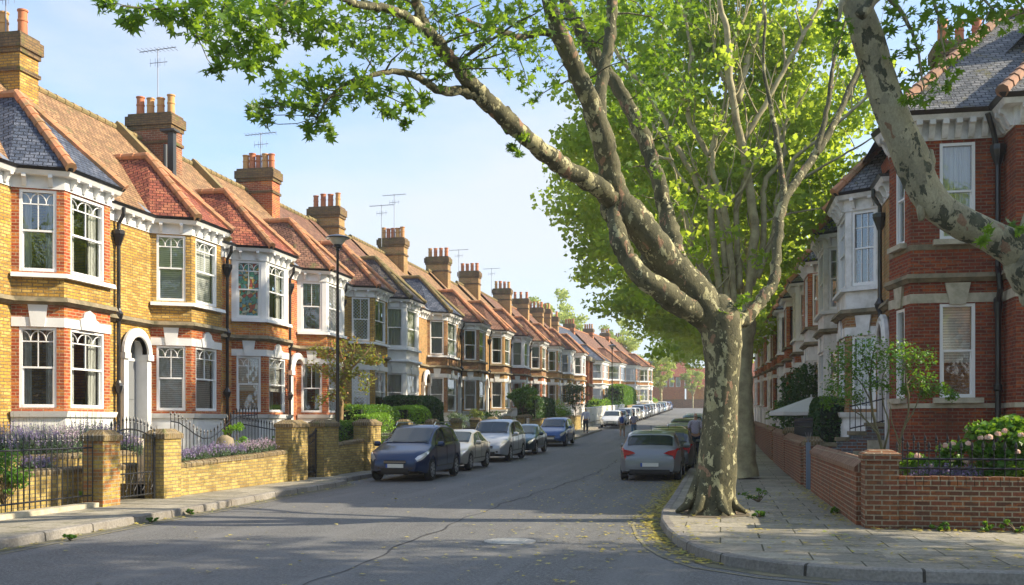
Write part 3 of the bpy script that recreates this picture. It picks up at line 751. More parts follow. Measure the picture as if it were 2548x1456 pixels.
XM = -15.65
def lh(s, y1, y2, e, **k):
    W = e-s; p = .95; b0 = y1-s-.55; b1 = y2-s+.55
    return house((XM, s, g((s+e)/2)), 0, W, b0, y1-s, y2-s, b1, p, **k)
CX0, CX1 = -4.1, -2.55
def ch(Y, s, zt=12.2, mat=YB2, pots=4, pm=POT, gg=0, w=.38): return (CX0, CX1, Y-s, Y-s+2*w, 9.2, zt-gg, mat, pots, pm)
def aY(Y, s, z, h, x=-3.2): return (x, Y-s, z, h)
lh(18.3, 20.9, 22.7, 24.2, wall=YB, gf=RB, ff=RB, span=YB, roof=R_OR, broof=R_SL, pipe=None, style=('arch','arch'), cur=('white','white'),
   chim=[ch(24.0, 18.3, 12.1, YB, 3)], aer=[aY(24.3,18.3,12.1,1.5)], label='yellow and red brick house with slate bay roof, first terraced house on the left')
lh(24.2, 26.65, 28.4, 30.3, wall=YB, gf=RB, ff=YB, span=YB, roof=R_OR, broof=R_RED, pipe=.18, door=1.02, style=('arch','arch'), cur=('blind','blind'),
   verge=True, label='yellow brick house with white arched doorway and red tiled bay roof, behind the lavender')
lh(30.3, 31.5, 33.3, 35.2, wall=OB, gf=RB, ff=WHITE, span=OB, roof=R_OR, broof=R_RED, pipe=.15, style=('arch','arch'), cur=('half','white'), ffpane=STAINED,
   chim=[ch(31.6,30.3,12.2,CHR_B,4,POT2)], aer=[aY(31.9,30.3,12.2,2.3)], verge=True, label='house with stained glass in its white upper bay and red brick below')
Hs = [o for o in COL.objects if o.name.startswith('terraced_house')][-1]
mb = MB(); mb.tube([(-2.35,.62,9.4),(-2.35,.62,10.9)], .07, 8); mb.box(-2.40,-2.2,.86,1.06,9.4,11.4); mb.box(-2.62,-2.1,.72,1.12,11.4,11.46); mb.build('flue', plain('flue_black', (.05,.055,.06), .5, metal=.3), Hs)
lh(35.2, 36.8, 38.7, 40.6, wall=RB, gf=RB, ff=WHITE, span=OB, roof=R_OR, broof=R_BR, pipe=.15, door=.80, style=('two','lattice'), cur=('white','grey'),
   chim=[ch(39.6,35.2,12.25,RB,5,POT)], aer=[aY(39.9,35.2,12.2,1.6)], label='bright red brick house with white upper bay beside the stained glass house')
lh(40.6, 42.2, 44.1, 46.0, wall=YB, gf=YB, ff=YB, span=YB, roof=R_BR, broof=R_BR, pipe=.15, style=('lattice','two'), cur=('half','grey'),
   label='yellow brick house with white window surrounds behind the small garden tree')
lh(46.0, 46.9, 49.0, 51.8, wall=YB2, gf=WHITE, ff=WHITE, span=WHITE, roof=R_BR, broof=R_DK, pipe=.12, hipm=HIPD, style=('plain','plain'), cur=('full','full'),
   chim=[ch(47.2,46.0,12.1,YB2,4,POT)], trim=WHITE, beltm=WHITE, label='terraced house with bay painted white on both floors, behind the long hedge')
lh(51.8, 54.3, 56.7, 59.0, wall=YB2, gf=BB, ff=BB, span=BB, roof=R_OR, broof=R_SL, pipe=2.6, door=1.5, hipm=HIPD, style=('plain','plain'), cur=('full','full'),
   chim=[ch(57.6,51.8,12.3,YB2,5,POT)], aer=[aY(55.5,51.8,11.4,2.4),aY(57.8,51.8,12.3,2.6)], label='brown brick house with slate blue bay roof beside the white bay')
lh(59.0, 61.9, 63.9, 66.5, wall=YB2, gf=YB2, ff=BB, span=BB, roof=R_OR, broof=R_BR, pipe=1.9, door=1.0, style=('plain','plain'), cur=('full','grey'),
   detail=1, kd=4, label='brown brick house with red brown bay roof, second along from the slate blue one')
lh(66.5, 69.6, 71.8, 74.3, wall=YB2, gf=YB2, ff=YB2, span=BB, roof=R_OR, broof=R_BR, pipe=2.1, door=1.0, style=('plain','plain'), cur=('full','white'),
   chim=[ch(67.5,66.5,12.4,YB2,4,POT)], aer=[aY(73,66.5,11.3,2.5)], detail=1, label='dull yellow brick house with white lintel band, left of the red white-bayed house')
lh(74.3, 76.9, 79.1, 81.7, wall=RB, gf=RB, ff=WHITE, span=RB, roof=R_OR, broof=R_BR, pipe=1.6, door=.9, style=('plain','plain'), cur=('white','blind'),
   chim=[ch(76.5,74.3,12.5,YB2,4,POT)], detail=1, label='red brick house with white upper bay behind the small round tree')
lh(81.7, 84.8, 87.1, 89.5, wall=BB, gf=RB, ff=BB, span=BB, roof=R_BR, broof=R_BR, pipe=2.2, style=('plain','plain'), cur=('white','half'),
   chim=[ch(88.6,81.7,12.5,YB2,4,POT)], aer=[aY(84,81.7,11.3,2.3)], detail=1, label='brown red brick house with white framed bay windows behind the dark clipped bush')
lh(89.5, 93.5, 95.8, 98.0, wall=YB, gf=YB, ff=YB2, span=YB2, roof=R_BR, broof=R_BR, pipe=2.6, style=('plain','plain'), cur=('white','white'),
   chim=[ch(97.2,89.5,12.4,YB2,3,POT)], detail=0, label='far yellow brick house with reddish hip tiles, past the dark clipped bush')
lh(98.0, 101.5, 103.8, 106.5, wall=YB, gf=YB, ff=WHITE, span=YB, roof=R_BR, broof=R_BR, pipe=2.5, style=('plain','plain'), cur=('white','full'), detail=0,
   chim=[ch(105.5,98,12.2,YB2,4,POT)], label='far yellow brick house with narrow white upper bay behind the conical shrub')
lh(106.5, 110.8, 113.3, 117.0, wall=DRB, gf=OB, ff=WHITE, span=YB2, roof=R_BR, broof=R_BR, pipe=3.0, style=('plain','plain'), cur=('white','full'), detail=0,
   chim=[ch(110.3,106.5,12.3,YB2,4,POT), (CX0, CX1, 9.2, 9.9, 9.2, 12.0, YB2, 3, POT)], label='last house of the left terrace, with white upper bay beside the red brick end pier')

_hs = [o for o in COL.objects if o.name.startswith('terraced_house')]  # unseen row added to darken the reflections in the left bay windows
for i, (k, nm_) in enumerate(((7,'first'),(3,'second'),(8,'third'),(10,'fourth'),(4,'fifth'),(7,'sixth'))):
    c = copy_tree(_hs[k]); c.location = (27-i*7.2, -30, 0); c.rotation_euler = (0,0,R(90)); c['label'] = 'terraced house across the junction behind the camera, %s from its east end' % nm_; c['group'] = 'houses behind the camera'

# red brick end pier building between the terrace and the white houses
H = empty('end_house', (-15.4, 117.0, g(119)), 0, 'narrow dark red brick end building between the terrace and white houses', 'house')
mb = MB(); mb.box(-7,.0,0,5.2,-.6,7.4); mb.box(-.0,.5,.6,1.2,-.6,7.2); mb.box(0,.5,4.0,4.6,-.6,7.2); mb.build('wall', RB, H)
mb = MB(); mb.box(-.1,.62,-.02,5.3,3.9,4.2); mb.box(-.1,.7,-.05,5.35,6.8,7.3); mb.build('cornice', STONE, H)
mb = MB(); mb.poly([(.3,-.1,7.4),(.3,5.3,7.4),(-3.4,5.3,9.6),(-3.4,-.1,9.6)]); mb.poly([(-3.4,-.1,9.6),(-3.4,5.3,9.6),(-7.2,5.3,7.4),(-7.2,-.1,7.4)]); mb.poly([(.3,-.1,7.4),(-3.4,-.1,9.6),(-7.2,-.1,7.4)]); mb.build('roof', R_DK, H)
mb = MB(); mb.box(-.0,.12,1.9,3.3,4.8,6.7); mb.box(0,.12,1.9,3.3,1.6,3.6); mb.build('window', OB, H)

# the white houses farther up
wl = ['first white fronted house with brick panels and slate hip roof past the terrace', 'second white fronted house with brick panels and pinkish tiled roof',
      'third white fronted house with brick panels, above the tall hedge', 'fourth white fronted house at the far end of the white group']
for i in range(4):
    s = 126+i*11.2; W = 11.0; a = R(-6)
    xx = -16.6+math.sin(-a)*(i*11.2+0); yy = 126+math.cos(a)*i*11.2
    h = house((xx, yy, g(yy+4)-.2), a, W, 2.6, 3.7, 7.3, 8.4, 1.6, wall=WHITE, gf=WHITE, ff=WHITE, span=WHITE, roof=(R_SL if i == 0 else R_BR), broof=(R_SL if i == 0 else R_BR),
          style=('plain','plain'), cur=('white','white'), detail=0, beltm=WHITE, hipm=HIP, ridge=4.4, group='white fronted houses', label=wl[i],
          chim=[(-5.2,-3.8,W-.7,W+.1,9.6,12.9,RB,4,POT)])
    PM = OB
    for z0, z1 in ((2.05,3.85),(5.12,6.95)):
        A = Vector((1.6,3.7)); B = Vector((1.6,7.3)); L = 3.6; d = (B-A)/L; n = Vector((d.y,-d.x))
        for u in (.13, L-.13):
            mb = MB(); c = A+d*u+n*.012; mb.obox((c.x,c.y,(z0+z1)/2), Vector((d.x,d.y,0))*.11, Vector((n.x,n.y,0))*.02, (0,0,(z1-z0)/2)); mb.build('brick_panel', PM, h)
        for yy2 in (.5, 1.9, 9.0, 10.4): mb = MB(); mb.box(.0,.02,yy2-.4,yy2+.4,z0,z1); mb.build('brick_panel', PM, h)
    for (A, B) in (((1.6,3.9),(1.6,7.1)), ((.15,2.7),(1.5,3.6))):
        A = Vector(A); B = Vector(B); L = (B-A).length; d = (B-A)/L; n = Vector((d.y,-d.x)); c = (A+B)/2+n*.03; mb = MB()
        mb.obox((c.x,c.y,4.76), Vector((d.x,d.y,0))*L/2, Vector((n.x,n.y,0))*.02, (0,0,.2)); mb.build('brick_panel', PM, h)

# right terrace (faces left, partly hidden by the trees)
XR = 3.9
def rh(s, y1, y2, e, **k):                 # s..e measured up the street
    W = e-s; p = k.pop('p', .8)
    b0 = e-y2-.5; b1 = e-y1+.5
    if 'door' in k: k['door'] = e-k['door']
    if 'pipe' in k: k['pipe'] = e-k['pipe']
    return house((XR, e, g((s+e)/2)), math.pi, W, b0, e-y2, e-y1, b1, p, group='terraced houses on the right', **k)
rh(24.9, 27.0, 28.9, 30.6, wall=YB2, gf=BB, ff=WHITED, span=WHITED, roof=R_SG, broof=R_SG, pipe=26.1, style=('six','six'), cur=('white',None), plinth=WHITED, trim=WHITED, door=25.5, doormat=plain('door_ochre',(.35,.17,.03),.4),
   label='right hand house with weathered white rendered upper bay, next to the corner house')
rh(30.6, 32.6, 34.5, 36.4, wall=RB, gf=WHITED, ff=WHITED, span=WHITED, roof=R_SG, broof=R_SG, style=('six','plain'), cur=('white','white'), detail=1, pipe=31.0,
   label='second rendered white bay house on the right, behind the thin rose tree')
rh(36.4, 38.3, 40.2, 42.2, wall=RB, gf=WHITED, ff=RB, span=WHITED, roof=R_SG, broof=R_SG, style=('plain','plain'), cur=('white','white'), detail=1,
   label='red brick right hand house with white stone band above the white parasol')
rh(42.2, 44.5, 46.3, 48.4, wall=RB, gf=RB, ff=WHITE, span=WHITE, roof=R_SG, broof=R_SG, style=('plain','plain'), cur=('white','white'), detail=1,
   label='red brick right hand house with white upper bay, fourth from the corner')
rh(48.4, 50.5, 52.4, 54.6, wall=RB, gf=RB, ff=RB, span=RB, roof=R_SG, broof=R_SG, style=('plain','plain'), cur=('white','white'), detail=0,
   label='red brick right hand house, fifth from the corner behind the foliage')
ff_ = [WHITED, RB, WHITE, RB, WHITED, RB, WHITE]
wds = ['sixth','seventh','eighth','ninth','tenth','eleventh','twelfth']
for i in range(7):
    s = 54.6+i*6.4
    rh(s, s+2.2, s+4.1, s+6.4, wall=RB, gf=RB if i % 2 else WHITED, ff=ff_[i], span=RB, roof=R_SG, broof=R_SG, style=('plain','plain'), cur=('white','white'), detail=0,
       label='far right hand house with %s bay, %s from the corner' % ('pale' if ff_[i] is not RB else 'brick', wds[i]))

# ------------------------------------------------------------------ corner house
H = empty('corner_house', (0,0,0), 0, 'large dark red brick corner house with bracketed white eaves and slate roof on the right', 'house')
C = [(3.86,24.9),(3.76,24.5),(4.0,23.2),(5.85,23.2),(5.85,22.3),(9.5,22.3),(9.5,21.6),(14,21.6)]
mb = MB(); segs = list(zip(C, C[1:])); oops = []
for i, (a, b) in enumerate(segs):
    L = (Vector(b)-Vector(a)).length; ops = []
    if i == 1: ops = [(.42,.95,2.24,4.2),(.42,.95,5.6,7.62)]
    if i == 2: ops = [(.58,1.29,2.24,4.24),(.58,1.29,5.6,7.66)]
    if i == 4: ops = [(1.0,2.0,2.24,4.24),(1.0,2.0,5.6,7.66),(2.4,3.3,2.24,4.24)]
    panel(mb, a, b, -.4, 8.05, ops, dep=.14); oops.append(ops)
mb.poly([(14,21.6,-.4),(14,32,-.4),(14,32,8.1),(14,21.6,8.1)]); mb.poly([(14,32,-.4),(3.92,32,-.4),(3.92,32,8.1),(14,32,8.1)]); mb.poly([(3.92,32,-.4),(3.92,24.9,-.4),(3.92,24.9,8.1),(3.92,32,8.1)])
mb.build('wall', DRB, H)
mb = MB(); mb.box(4.2,13.8,24.6,31.8,4.5,4.6); mb.build('floor', ROOM, H)
for i, ops in enumerate(oops):
    for o in ops: window(H, segs[i][0], segs[i][1], o, 'plain', cur=('full' if o[3] > 5 else 'half'), inset=.06)
mb = MB()
for i, ops in enumerate(oops):
    a, b = segs[i]; d = (Vector(b)-Vector(a)).normalized(); n = Vector((d.y,-d.x))
    for o in ops:
        mb = MB(); c = Vector(a)+d*(o[0]+o[1])/2; mb.obox((c.x+n.x*.05,c.y+n.y*.05,o[2]-.06), Vector((d.x,d.y,0))*((o[1]-o[0])/2+.14), Vector((n.x,n.y,0))*.10, (0,0,.055))
        mb.build('window_sill', STONEL, H)
C2 = C[1:]
mb = MB(); band(mb, C2, 4.26, 4.46, .02)
for i in (1, 2, 4):
    a, b = segs[i]
    for o in oops[i][:1]:
        d = (Vector(b)-Vector(a)).normalized(); n = Vector((d.y,-d.x)); c = Vector(a)+d*(o[0]+o[1])/2
        w0 = min(.16, (o[1]-o[0])*.3); prof = [(-w0,4.22),(w0,4.22),(w0*1.6,4.68),(-w0*1.6,4.68)]
        A = [(c.x+d.x*u+n.x*.06, c.y+d.y*u+n.y*.06, z) for u, z in prof]; B = [(c.x+d.x*u, c.y+d.y*u, z) for u, z in prof]; mb.poly(A)
        for k in range(4): mb.poly([A[k], B[k], B[(k+1)%4], A[(k+1)%4]])
mb.build('stone_band', STONEL, H)
mb = MB(); band(mb, C2, 4.70, 4.78, .05, .12); band(mb, C2, 4.78, 4.88, .14, .10); band(mb, C2, 5.40, 5.52, .012); mb.build('belt_course', STONE, H)
mb = MB(); band(mb, C2, 2.02, 2.12, .03); mb.build('lower_stone_course', STONEL, H)
mb = MB(); CC = C; band(mb, CC, 7.72, 8.16, .03)
band(mb, CC, 8.10, 8.20, .26, .32)
for a, b in zip(CC, CC[1:]):
    d = (Vector(b)-Vector(a)); L = d.length
    if L < .5: continue
    d.normalize(); n = Vector((d.y,-d.x)); k = max(1, int(L/.235))
    for i in range(k): bracket(mb, Vector(a)+d*(L*(i+.5)/k)+n*.02, n, d, 8.11, .36, .26, .06)
mb.build('cornice', WHITED, H)
mb = MB(); band(mb, CC, 8.20, 8.29, .33, .40); mb.build('gutter', BLACK, H)
z = 8.27; mb = MB(); A = (3.55,22.75,z); ap = (6.75,26.8,11.6); rr = (13.9,26.8,11.6)
mb.poly([A,(5.5,22.75,z),(5.5,21.9,z+0),(14.2,21.9,z),rr,ap]) if False else None
mb.poly([A,(14.2,22.75,z),rr,ap]); mb.poly([(3.45,32,z),A,ap,(6.75,32,11.6)]); mb.poly([(6.75,32,11.6),ap,rr,(13.9,32,11.6)])
a2 = (7.3,24.9,10.2)
mb.poly([(5.48,21.9,z+.01),(9.2,21.9,z+.01),(7.34,24.9,10.25)]); mb.poly([(5.48,23.9,z+.01),(5.48,21.9,z+.01),(7.34,24.9,10.25)]); mb.poly([(9.2,21.9,z+.01),(9.2,23.9,z+.01),(7.34,24.9,10.25)])
rf = mb.build('roof', R_SG, H)
for a_, b_ in (((3.58,22.78,z+.04),(6.75,26.8,11.64)), ((6.75,26.8,11.64),(13.8,26.8,11.64)), ((5.5,21.93,z+.05),(7.34,24.9,10.3)), ((9.18,21.93,z+.05),(7.34,24.9,10.3))):
    mb = MB(); hip(mb, a_, b_, .12, .38); mb.build('hip_tiles', HIPB, rf)
chimney(H, 5.9, 7.2, 30.2, 30.9, 8.0, 12.3, YB2, 3, POT)
mb = MB(); x, y = 5.70, 23.05
mb.tube([(5.45,22.85,8.15),(5.6,23.0,7.8),(x,y,7.3),(x,y,4.95)], .055, 8); mb.lathe((x,y,7.3), [(.06,-.2),(.13,0),(.16,.12),(.16,.22),(.1,.24)], 8)
mb.tube([(x,y,4.95),(x-.02,y-.16,4.8),(x,y-.18,4.5),(x,y-.02,4.2),(x,y,.2)], .06, 8); mb.lathe((x,y,4.2), [(.06,-.3),(.09,-.1),(.09,.1),(.06,.14)], 8); mb.lathe((x,y,2.4), [(.06,-.05),(.09,0),(.09,.1),(.06,.14)], 8)
mb.build('drainpipe', BLACK, H)

# ------------------------------------------------------------------ buildings closing the far end
def gable(name, x, y, rz, w, d, he, hr, wall, roof, label, wins=(), zoff=0, chim=True):
    H = empty(name, (x, y, g(y)-.2+zoff), rz, label, 'house', None)     # front faces -y, ridge along x
    mb = MB()
    ops = [(a, b, c, e) for a, b, c, e in wins]
    panel(mb, (0,0), (w,0), 0, he, ops, dep=.15); mb.poly([(w,0,0),(w,d,0),(w,d,he),(w,d/2,hr),(w,0,he)]); mb.poly([(0,d,0),(0,0,0),(0,0,he),(0,d/2,hr),(0,d,he)]); mb.poly([(w,d,0),(0,d,0),(0,d,he),(w,d,he)])
    mb.build('wall', wall, H)
    mb = MB(); e = .3; k = (hr-he)/(d/2)
    mb.poly([(-e,-e,he-k*e),(w+e,-e,he-k*e),(w+e,d/2,hr),(-e,d/2,hr)]); mb.poly([(w+e,d+e,he-k*e),(-e,d+e,he-k*e),(-e,d/2,hr),(w+e,d/2,hr)])
    rf = mb.build('roof', roof, H)
    if chim: chimney(rf, w-1.6, w-.4, d/2-.35, d/2+.35, hr-.6, hr+1.6, RB, 3, POT)
    for o in ops: window(H, (0,0), (w,0), o, 'two', cur='full')
    return H
gable('cottage', -6.6, 216, R(4), 13, 9, 4.2, 8.2, OB, R_RED, 'low brick cottage with reddish roof closing the far end of the street', [(4.6,6.4,1.2,3.4),(9,10.8,1.2,3.4)], .6)
gable('house', -17, 238, R(2), 9, 9, 7.2, 10.8, RB, R_RED, 'distant red brick house with tiled roof and a row of windows, left of the cottage', [(1+i*1.5,2+i*1.5,4.6,6.8) for i in range(5)], .8)
gable('house', 0, 242, 0, 16, 9, 7.2, 10.8, RB, R_RED, 'distant red roofed house behind the cottage', [(2,3.2,4.6,6.8),(5,6.2,4.6,6.8)], .8)
H = empty('gabled_house', (-16.5, 184, g(186)-.2), R(-6), 'tall ochre brick gabled house with white windows near the far end', 'house')
mb = MB(); mb.poly([(-9,0,0),(0,0,0),(0,0,8.5),(-4.5,0,12.2),(-9,0,8.5)]); panel(mb, (0,0), (0,14), 0, 8.5); mb.poly([(-9,14,0),(-9,0,0),(-9,0,8.5),(-9,14,8.5)]); mb.poly([(0,14,0),(-9,14,0),(-9,14,8.5),(-4.5,14,12.2),(0,14,8.5)]); mb.build('wall', YB, H)
mb = MB(); mb.poly([(.3,-.3,8.3),(.3,14.3,8.3),(-4.5,14.3,12.3),(-4.5,-.3,12.3)]); mb.poly([(-4.5,-.3,12.3),(-4.5,14.3,12.3),(-9.3,14.3,8.3),(-9.3,-.3,8.3)]); mb.build('roof', R_DK, H)
for yy in (2.2, 6.8, 11.2):
    mb = MB(); mb.prism([(0.01,yy-1.3),(1.0,yy-.7),(1.0,yy+.7),(0.01,yy+1.3)], .0, 8.0); b_ = mb.build('bay', WHITE, H)
    mb = MB()
    for z0 in (1.3, 4.8): mb.box(1.005,1.02,yy-.45,yy+.45,z0,z0+1.9)
    mb.build('pane', plain('dark_glass', (.03,.04,.05), .08), b_)
H = empty('boundary_wall', (-30, 214.8, g(214)), 0, 'low brick wall across the far end of the street', 'wall')
mb = MB(); mb.box(0,70,0,.3,-.2,1.7); mb.build('brickwork', WALLD, H); mb = MB(); mb.box(-.05,70.05,-.04,.34,1.7,1.82); mb.build('coping', CAPM, H)


mb = MB(); random.seed(3); c0 = at(1778, 1270, 17.8)
mb.poly([(c0.x+math.cos(2*math.pi*i/22)*(.62+random.uniform(-.07,.07)), c0.y+math.sin(2*math.pi*i/22)*(.80+random.uniform(-.08,.08)), .131) for i in range(22)]); tag(mb.build('tree_pit_soil', plain('pit_soil', (.10,.08,.055), .95, c2=(.17,.14,.09), scale=14)), kind='structure')

# ------------------------------------------------------------------ foliage helpers
def star(n=5):                              # lobed plane leaf outline, stem at origin
    ang = [-90, -48, -28, 8, 30, 62, 90, 118, 150, 172, 208, 228]
    rad = [.10, .50, .26, .80, .36, .72, 1.05, .72, .36, .80, .26, .50]
    rad[5] = .40; rad[7] = .40; ang[5] = 64; ang[7] = 116; ang[4] = 44; rad[4] = .86; ang[8] = 136; rad[8] = .86; ang[3] = 18; rad[3] = .38; ang[9] = 162; rad[9] = .38
    ang[2] = -10; rad[2] = .72; ang[10] = 190; rad[10] = .72; ang[1] = -45; rad[1] = .3; ang[11] = 225; rad[11] = .3
    return np.array([[r*math.cos(R(a)), r*math.sin(R(a))+.1, 0] for a, r in zip(ang, rad)], dtype=np.float32)
STAR = star()*.55
KITE = np.array([[0,-.45,0],[.42,-.05,.06],[.22,.20,0],[0,.55,-.03],[-.22,.20,0],[-.42,-.05,.06]], dtype=np.float32)
TRI = np.array([[0,-.5,0],[.4,.0,.05],[0,.55,0],[-.4,.0,.05]], dtype=np.float32)
BLADE = np.array([[-.018,0,0],[.018,0,0],[.006,1,0],[-.006,1,0]], dtype=np.float32)
def leaves(name, mat, pos, size, tmpl=KITE, parent=None, flat=.5, rots=None, seed=0, mats=None):
    r = np.random.default_rng(seed+len(pos)); n = len(pos); k = len(tmpl)
    pos = np.asarray(pos, dtype=np.float32)
    sz = np.asarray(size, dtype=np.float32)*r.uniform(.55, 1.35, n).astype(np.float32)
    # random normal, biased upward, random spin
    nr = r.normal(size=(n,3)); nr[:,2] = np.abs(nr[:,2])+flat; nr /= np.linalg.norm(nr, axis=1)[:,None]
    t = r.normal(size=(n,3)); t -= nr*(t*nr).sum(1)[:,None]; t /= np.linalg.norm(t, axis=1)[:,None]
    b = np.cross(nr, t)
    if rots is not None:                     # blades: long axis given
        b = rots/np.linalg.norm(rots, axis=1)[:,None]; t = np.cross(b, r.normal(size=(n,3))); t /= np.linalg.norm(t, axis=1)[:,None]; nr = np.cross(t, b)
    V = pos[:,None,:] + sz[:,None,None]*(tmpl[None,:,0:1]*t[:,None,:]+tmpl[None,:,1:2]*b[:,None,:]+tmpl[None,:,2:3]*nr[:,None,:])
    me = bpy.data.meshes.new(name); me.vertices.add(n*k); me.vertices.foreach_set('co', V.astype(np.float32).ravel())
    me.loops.add(n*k); me.loops.foreach_set('vertex_index', np.arange(n*k, dtype=np.int32))
    me.polygons.add(n); me.polygons.foreach_set('loop_start', np.arange(0, n*k, k, dtype=np.int32)); me.polygons.foreach_set('loop_total', np.full(n, k, dtype=np.int32))
    me.materials.append(mat); me.update(calc_edges=True)
    o = bpy.data.objects.new(name, me); COL.objects.link(o)
    if parent: o.parent = parent
    return o
def blobpts(c, r, n, rg, shell=.45):
    d = rg.normal(size=(n,3)); d /= np.linalg.norm(d, axis=1)[:,None]
    q = rg.uniform(shell, 1, n)**.6
    return np.array(c)[None,:]+d*q[:,None]*np.array(r)[None,:]
def crownpts(c, R3, nclump, per, cr, rg, keep=None, low=-1):
    P = []
    C = blobpts(c, R3, nclump, rg, .25)
    for q in C:
        if keep and not keep(q): continue
        rr = cr*rg.uniform(.6, 1.25)
        P.append(blobpts(q, (rr, rr, rr*.6), int(per*rr*rr/cr/cr), rg, .1))
    return np.concatenate(P), C
def bezier(P, k=6):                          # Catmull-Rom through points with radii
    out = []; n = len(P)
    for i in range(n-1):
        p0, p1, p2, p3 = P[max(i-1,0)], P[i], P[i+1], P[min(i+2,n-1)]
        for j in range(k):
            t = j/k; t2 = t*t; t3 = t2*t
            out.append(tuple(.5*((2*p1[a])+(-p0[a]+p2[a])*t+(2*p0[a]-5*p1[a]+4*p2[a]-p3[a])*t2+(-p0[a]+3*p1[a]-3*p2[a]+p3[a])*t3) for a in range(4)))
    out.append(tuple(P[-1])); return out
def limb(mb, P, k=6, n=10, jit=.05, wob=.02):
    B = bezier(P, k); pts = []; rs = []; ph = random.uniform(0, 6)
    for i, b in enumerate(B):
        s = min(1, i/3)*wob*(1 if b[3] > .05 else .5)
        pts.append(Vector(b[:3])+Vector((random.uniform(-s,s),random.uniform(-s,s),random.uniform(-s,s)))); rs.append(max(.004, b[3]*(1+jit*1.3*(math.sin(i*.42+ph)*.6+math.sin(i*.8+2*ph)*.4))))
    mb.tube(pts, rs, n); return list(zip(pts, rs))
def L4(px, py, d, wpx): 
    v = at(px, py, d); return (v.x, v.y, v.z, wpx*.5*d/2548)
def twig(mb, a, b, r0, r1=.004, n=4, seg=5, wob=.06):
    a = Vector(a); b = Vector(b); L = (b-a).length; pts = []; s = Vector((random.gauss(0,1),random.gauss(0,1),random.gauss(0,1)+.5))*L*wob
    for i in range(seg+1):
        t = i/seg; pts.append(a.lerp(b, t)+s*math.sin(math.pi*t)+Vector((random.uniform(-1,1),random.uniform(-1,1),random.uniform(-1,1)))*L*.02*(0 < i < seg))
    mb.tube(pts, [lerp(r0, r1, i/seg) for i in range(seg+1)], n, caps=False); return pts

# ------------------------------------------------------------------ main plane tree
T = empty('plane_tree', (at(1770,1285,17.8).x, at(1770,1285,17.8).y, .12), 0, 'mottled bark plane tree on the pavement corner with a huge limb arching over the road', 'tree')
off = -Vector(T.location)
def shift(o): o.location = off; return o
mb = MB(); D = 17.8
TR = [L4(1772,1292,D,140), L4(1772,1262,D,112), L4(1780,1200,D,100), L4(1788,1100,D,92), L4(1794,1000,D,86), L4(1798,900,D,86), L4(1796,840,D,100), L4(1790,790,D,104), L4(1775,750,D,70)]
limb(mb, TR, 5, 20, .03, .01)
for a, wd in ((150,.34),(200,.4),(245,.36),(300,.38),(350,.3),(30,.32),(90,.3)):    # root flare
    c = at(1768,1262,D); dd = Vector((math.cos(R(a)), math.sin(R(a)), 0))
    mb.tube([c+dd*.12+Vector((0,0,.75)), c+dd*.28+Vector((0,0,.28)), c+dd*.42+Vector((0,0,.03)), c+dd*.62-Vector((0,0,.08))], [.08,.11,.085,.03], 8)
LIMBS = {}
def lb(nm, P, n=12, **k): LIMBS[nm] = limb(mb, [(p[0],p[1],p[2],p[3]*(.76 if nm in 'ABC' else .82)) for p in P], 7, n, jit=.06, **k)
lb('A', [L4(1790,830,D,110), L4(1735,745,D-.1,120), L4(1660,650,D-.3,112), L4(1590,560,D-.5,104), L4(1535,490,D-.6,88), L4(1512,400,D-.8,74), L4(1478,280,D-1.1,68), L4(1430,170,D-1.4,60), L4(1385,60,D-1.8,54), L4(1345,-60,D-2.1,48), L4(1300,-220,D-2.4,36)], 14)
lb('B', [L4(1745,790,D-.1,80), L4(1660,735,D-.7,76), L4(1590,680,D-.9,68), L4(1545,610,D-.9,60), L4(1530,540,D-.7,52), L4(1532,490,D-.6,40)])
lb('C', [L4(1735,745,D,90), L4(1690,655,D+.3,70), L4(1668,570,D+.5,56), L4(1640,460,D+.7,50), L4(1600,340,D+.9,50), L4(1548,235,D+1,46), L4(1490,150,D+1.1,44), L4(1430,50,D+1.2,40), L4(1370,-70,D+1.4,30)])
lb('D', [L4(1492,330,D-1,46), L4(1495,220,D-.8,40), L4(1513,120,D-.6,36), L4(1525,0,D-.4,34), L4(1540,-140,D-.2,24)])
lb('E', [L4(1530,500,D-.6,60), L4(1480,462,D-1,60), L4(1410,420,D-1.5,56), L4(1330,360,D-2.1,52), L4(1255,290,D-2.6,56), L4(1195,235,D-3,50), L4(1150,180,D-3.3,44), L4(1085,105,D-3.7,40), L4(1045,40,D-4,34), L4(1030,-60,D-4.3,26)])
lb('E2', [L4(1205,250,D-3,34), L4(1150,228,D-3.2,30), L4(1090,225,D-3.5,26), L4(1045,195,D-3.8,22), L4(985,178,D-4.1,18), L4(920,190,D-4.4,15), L4(870,205,D-4.7,13), L4(822,240,D-4.9,9), L4(790,290,D-5,5)], 9)
lb('E3', [L4(1075,95,D-3.8,34), L4(1030,55,D-4.1,30), L4(960,22,D-4.5,26), L4(890,12,D-4.9,22), L4(830,-10,D-5.3,19), L4(740,-20,D-5.7,14), L4(690,40,D-6.1,10), L4(640,70,D-6.4,7)], 9)
lb('E4', [L4(740,-20,D-5.7,13), L4(620,-30,D-6.3,11), L4(500,0,D-6.9,8), L4(400,20,D-7.3,6), L4(300,15,D-7.7,4)], 7)
lb('F', [L4(1455,200,D-1.2,30), L4(1370,85,D-1.6,24), L4(1290,90,D-2,22), L4(1215,70,D-2.4,16), L4(1130,40,D-2.8,10)], 8)
lb('G', [L4(1820,800,D,56), L4(1862,790,D+.1,44), L4(1900,738,D+.3,36), L4(1925,700,D+.5,34), L4(1935,600,D+.9,30), L4(1950,500,D+1.3,30), L4(2020,395,D+1.9,26), L4(2080,300,D+2.4,20), L4(2140,160,D+3,14), L4(2180,60,D+3.2,8)], 10)
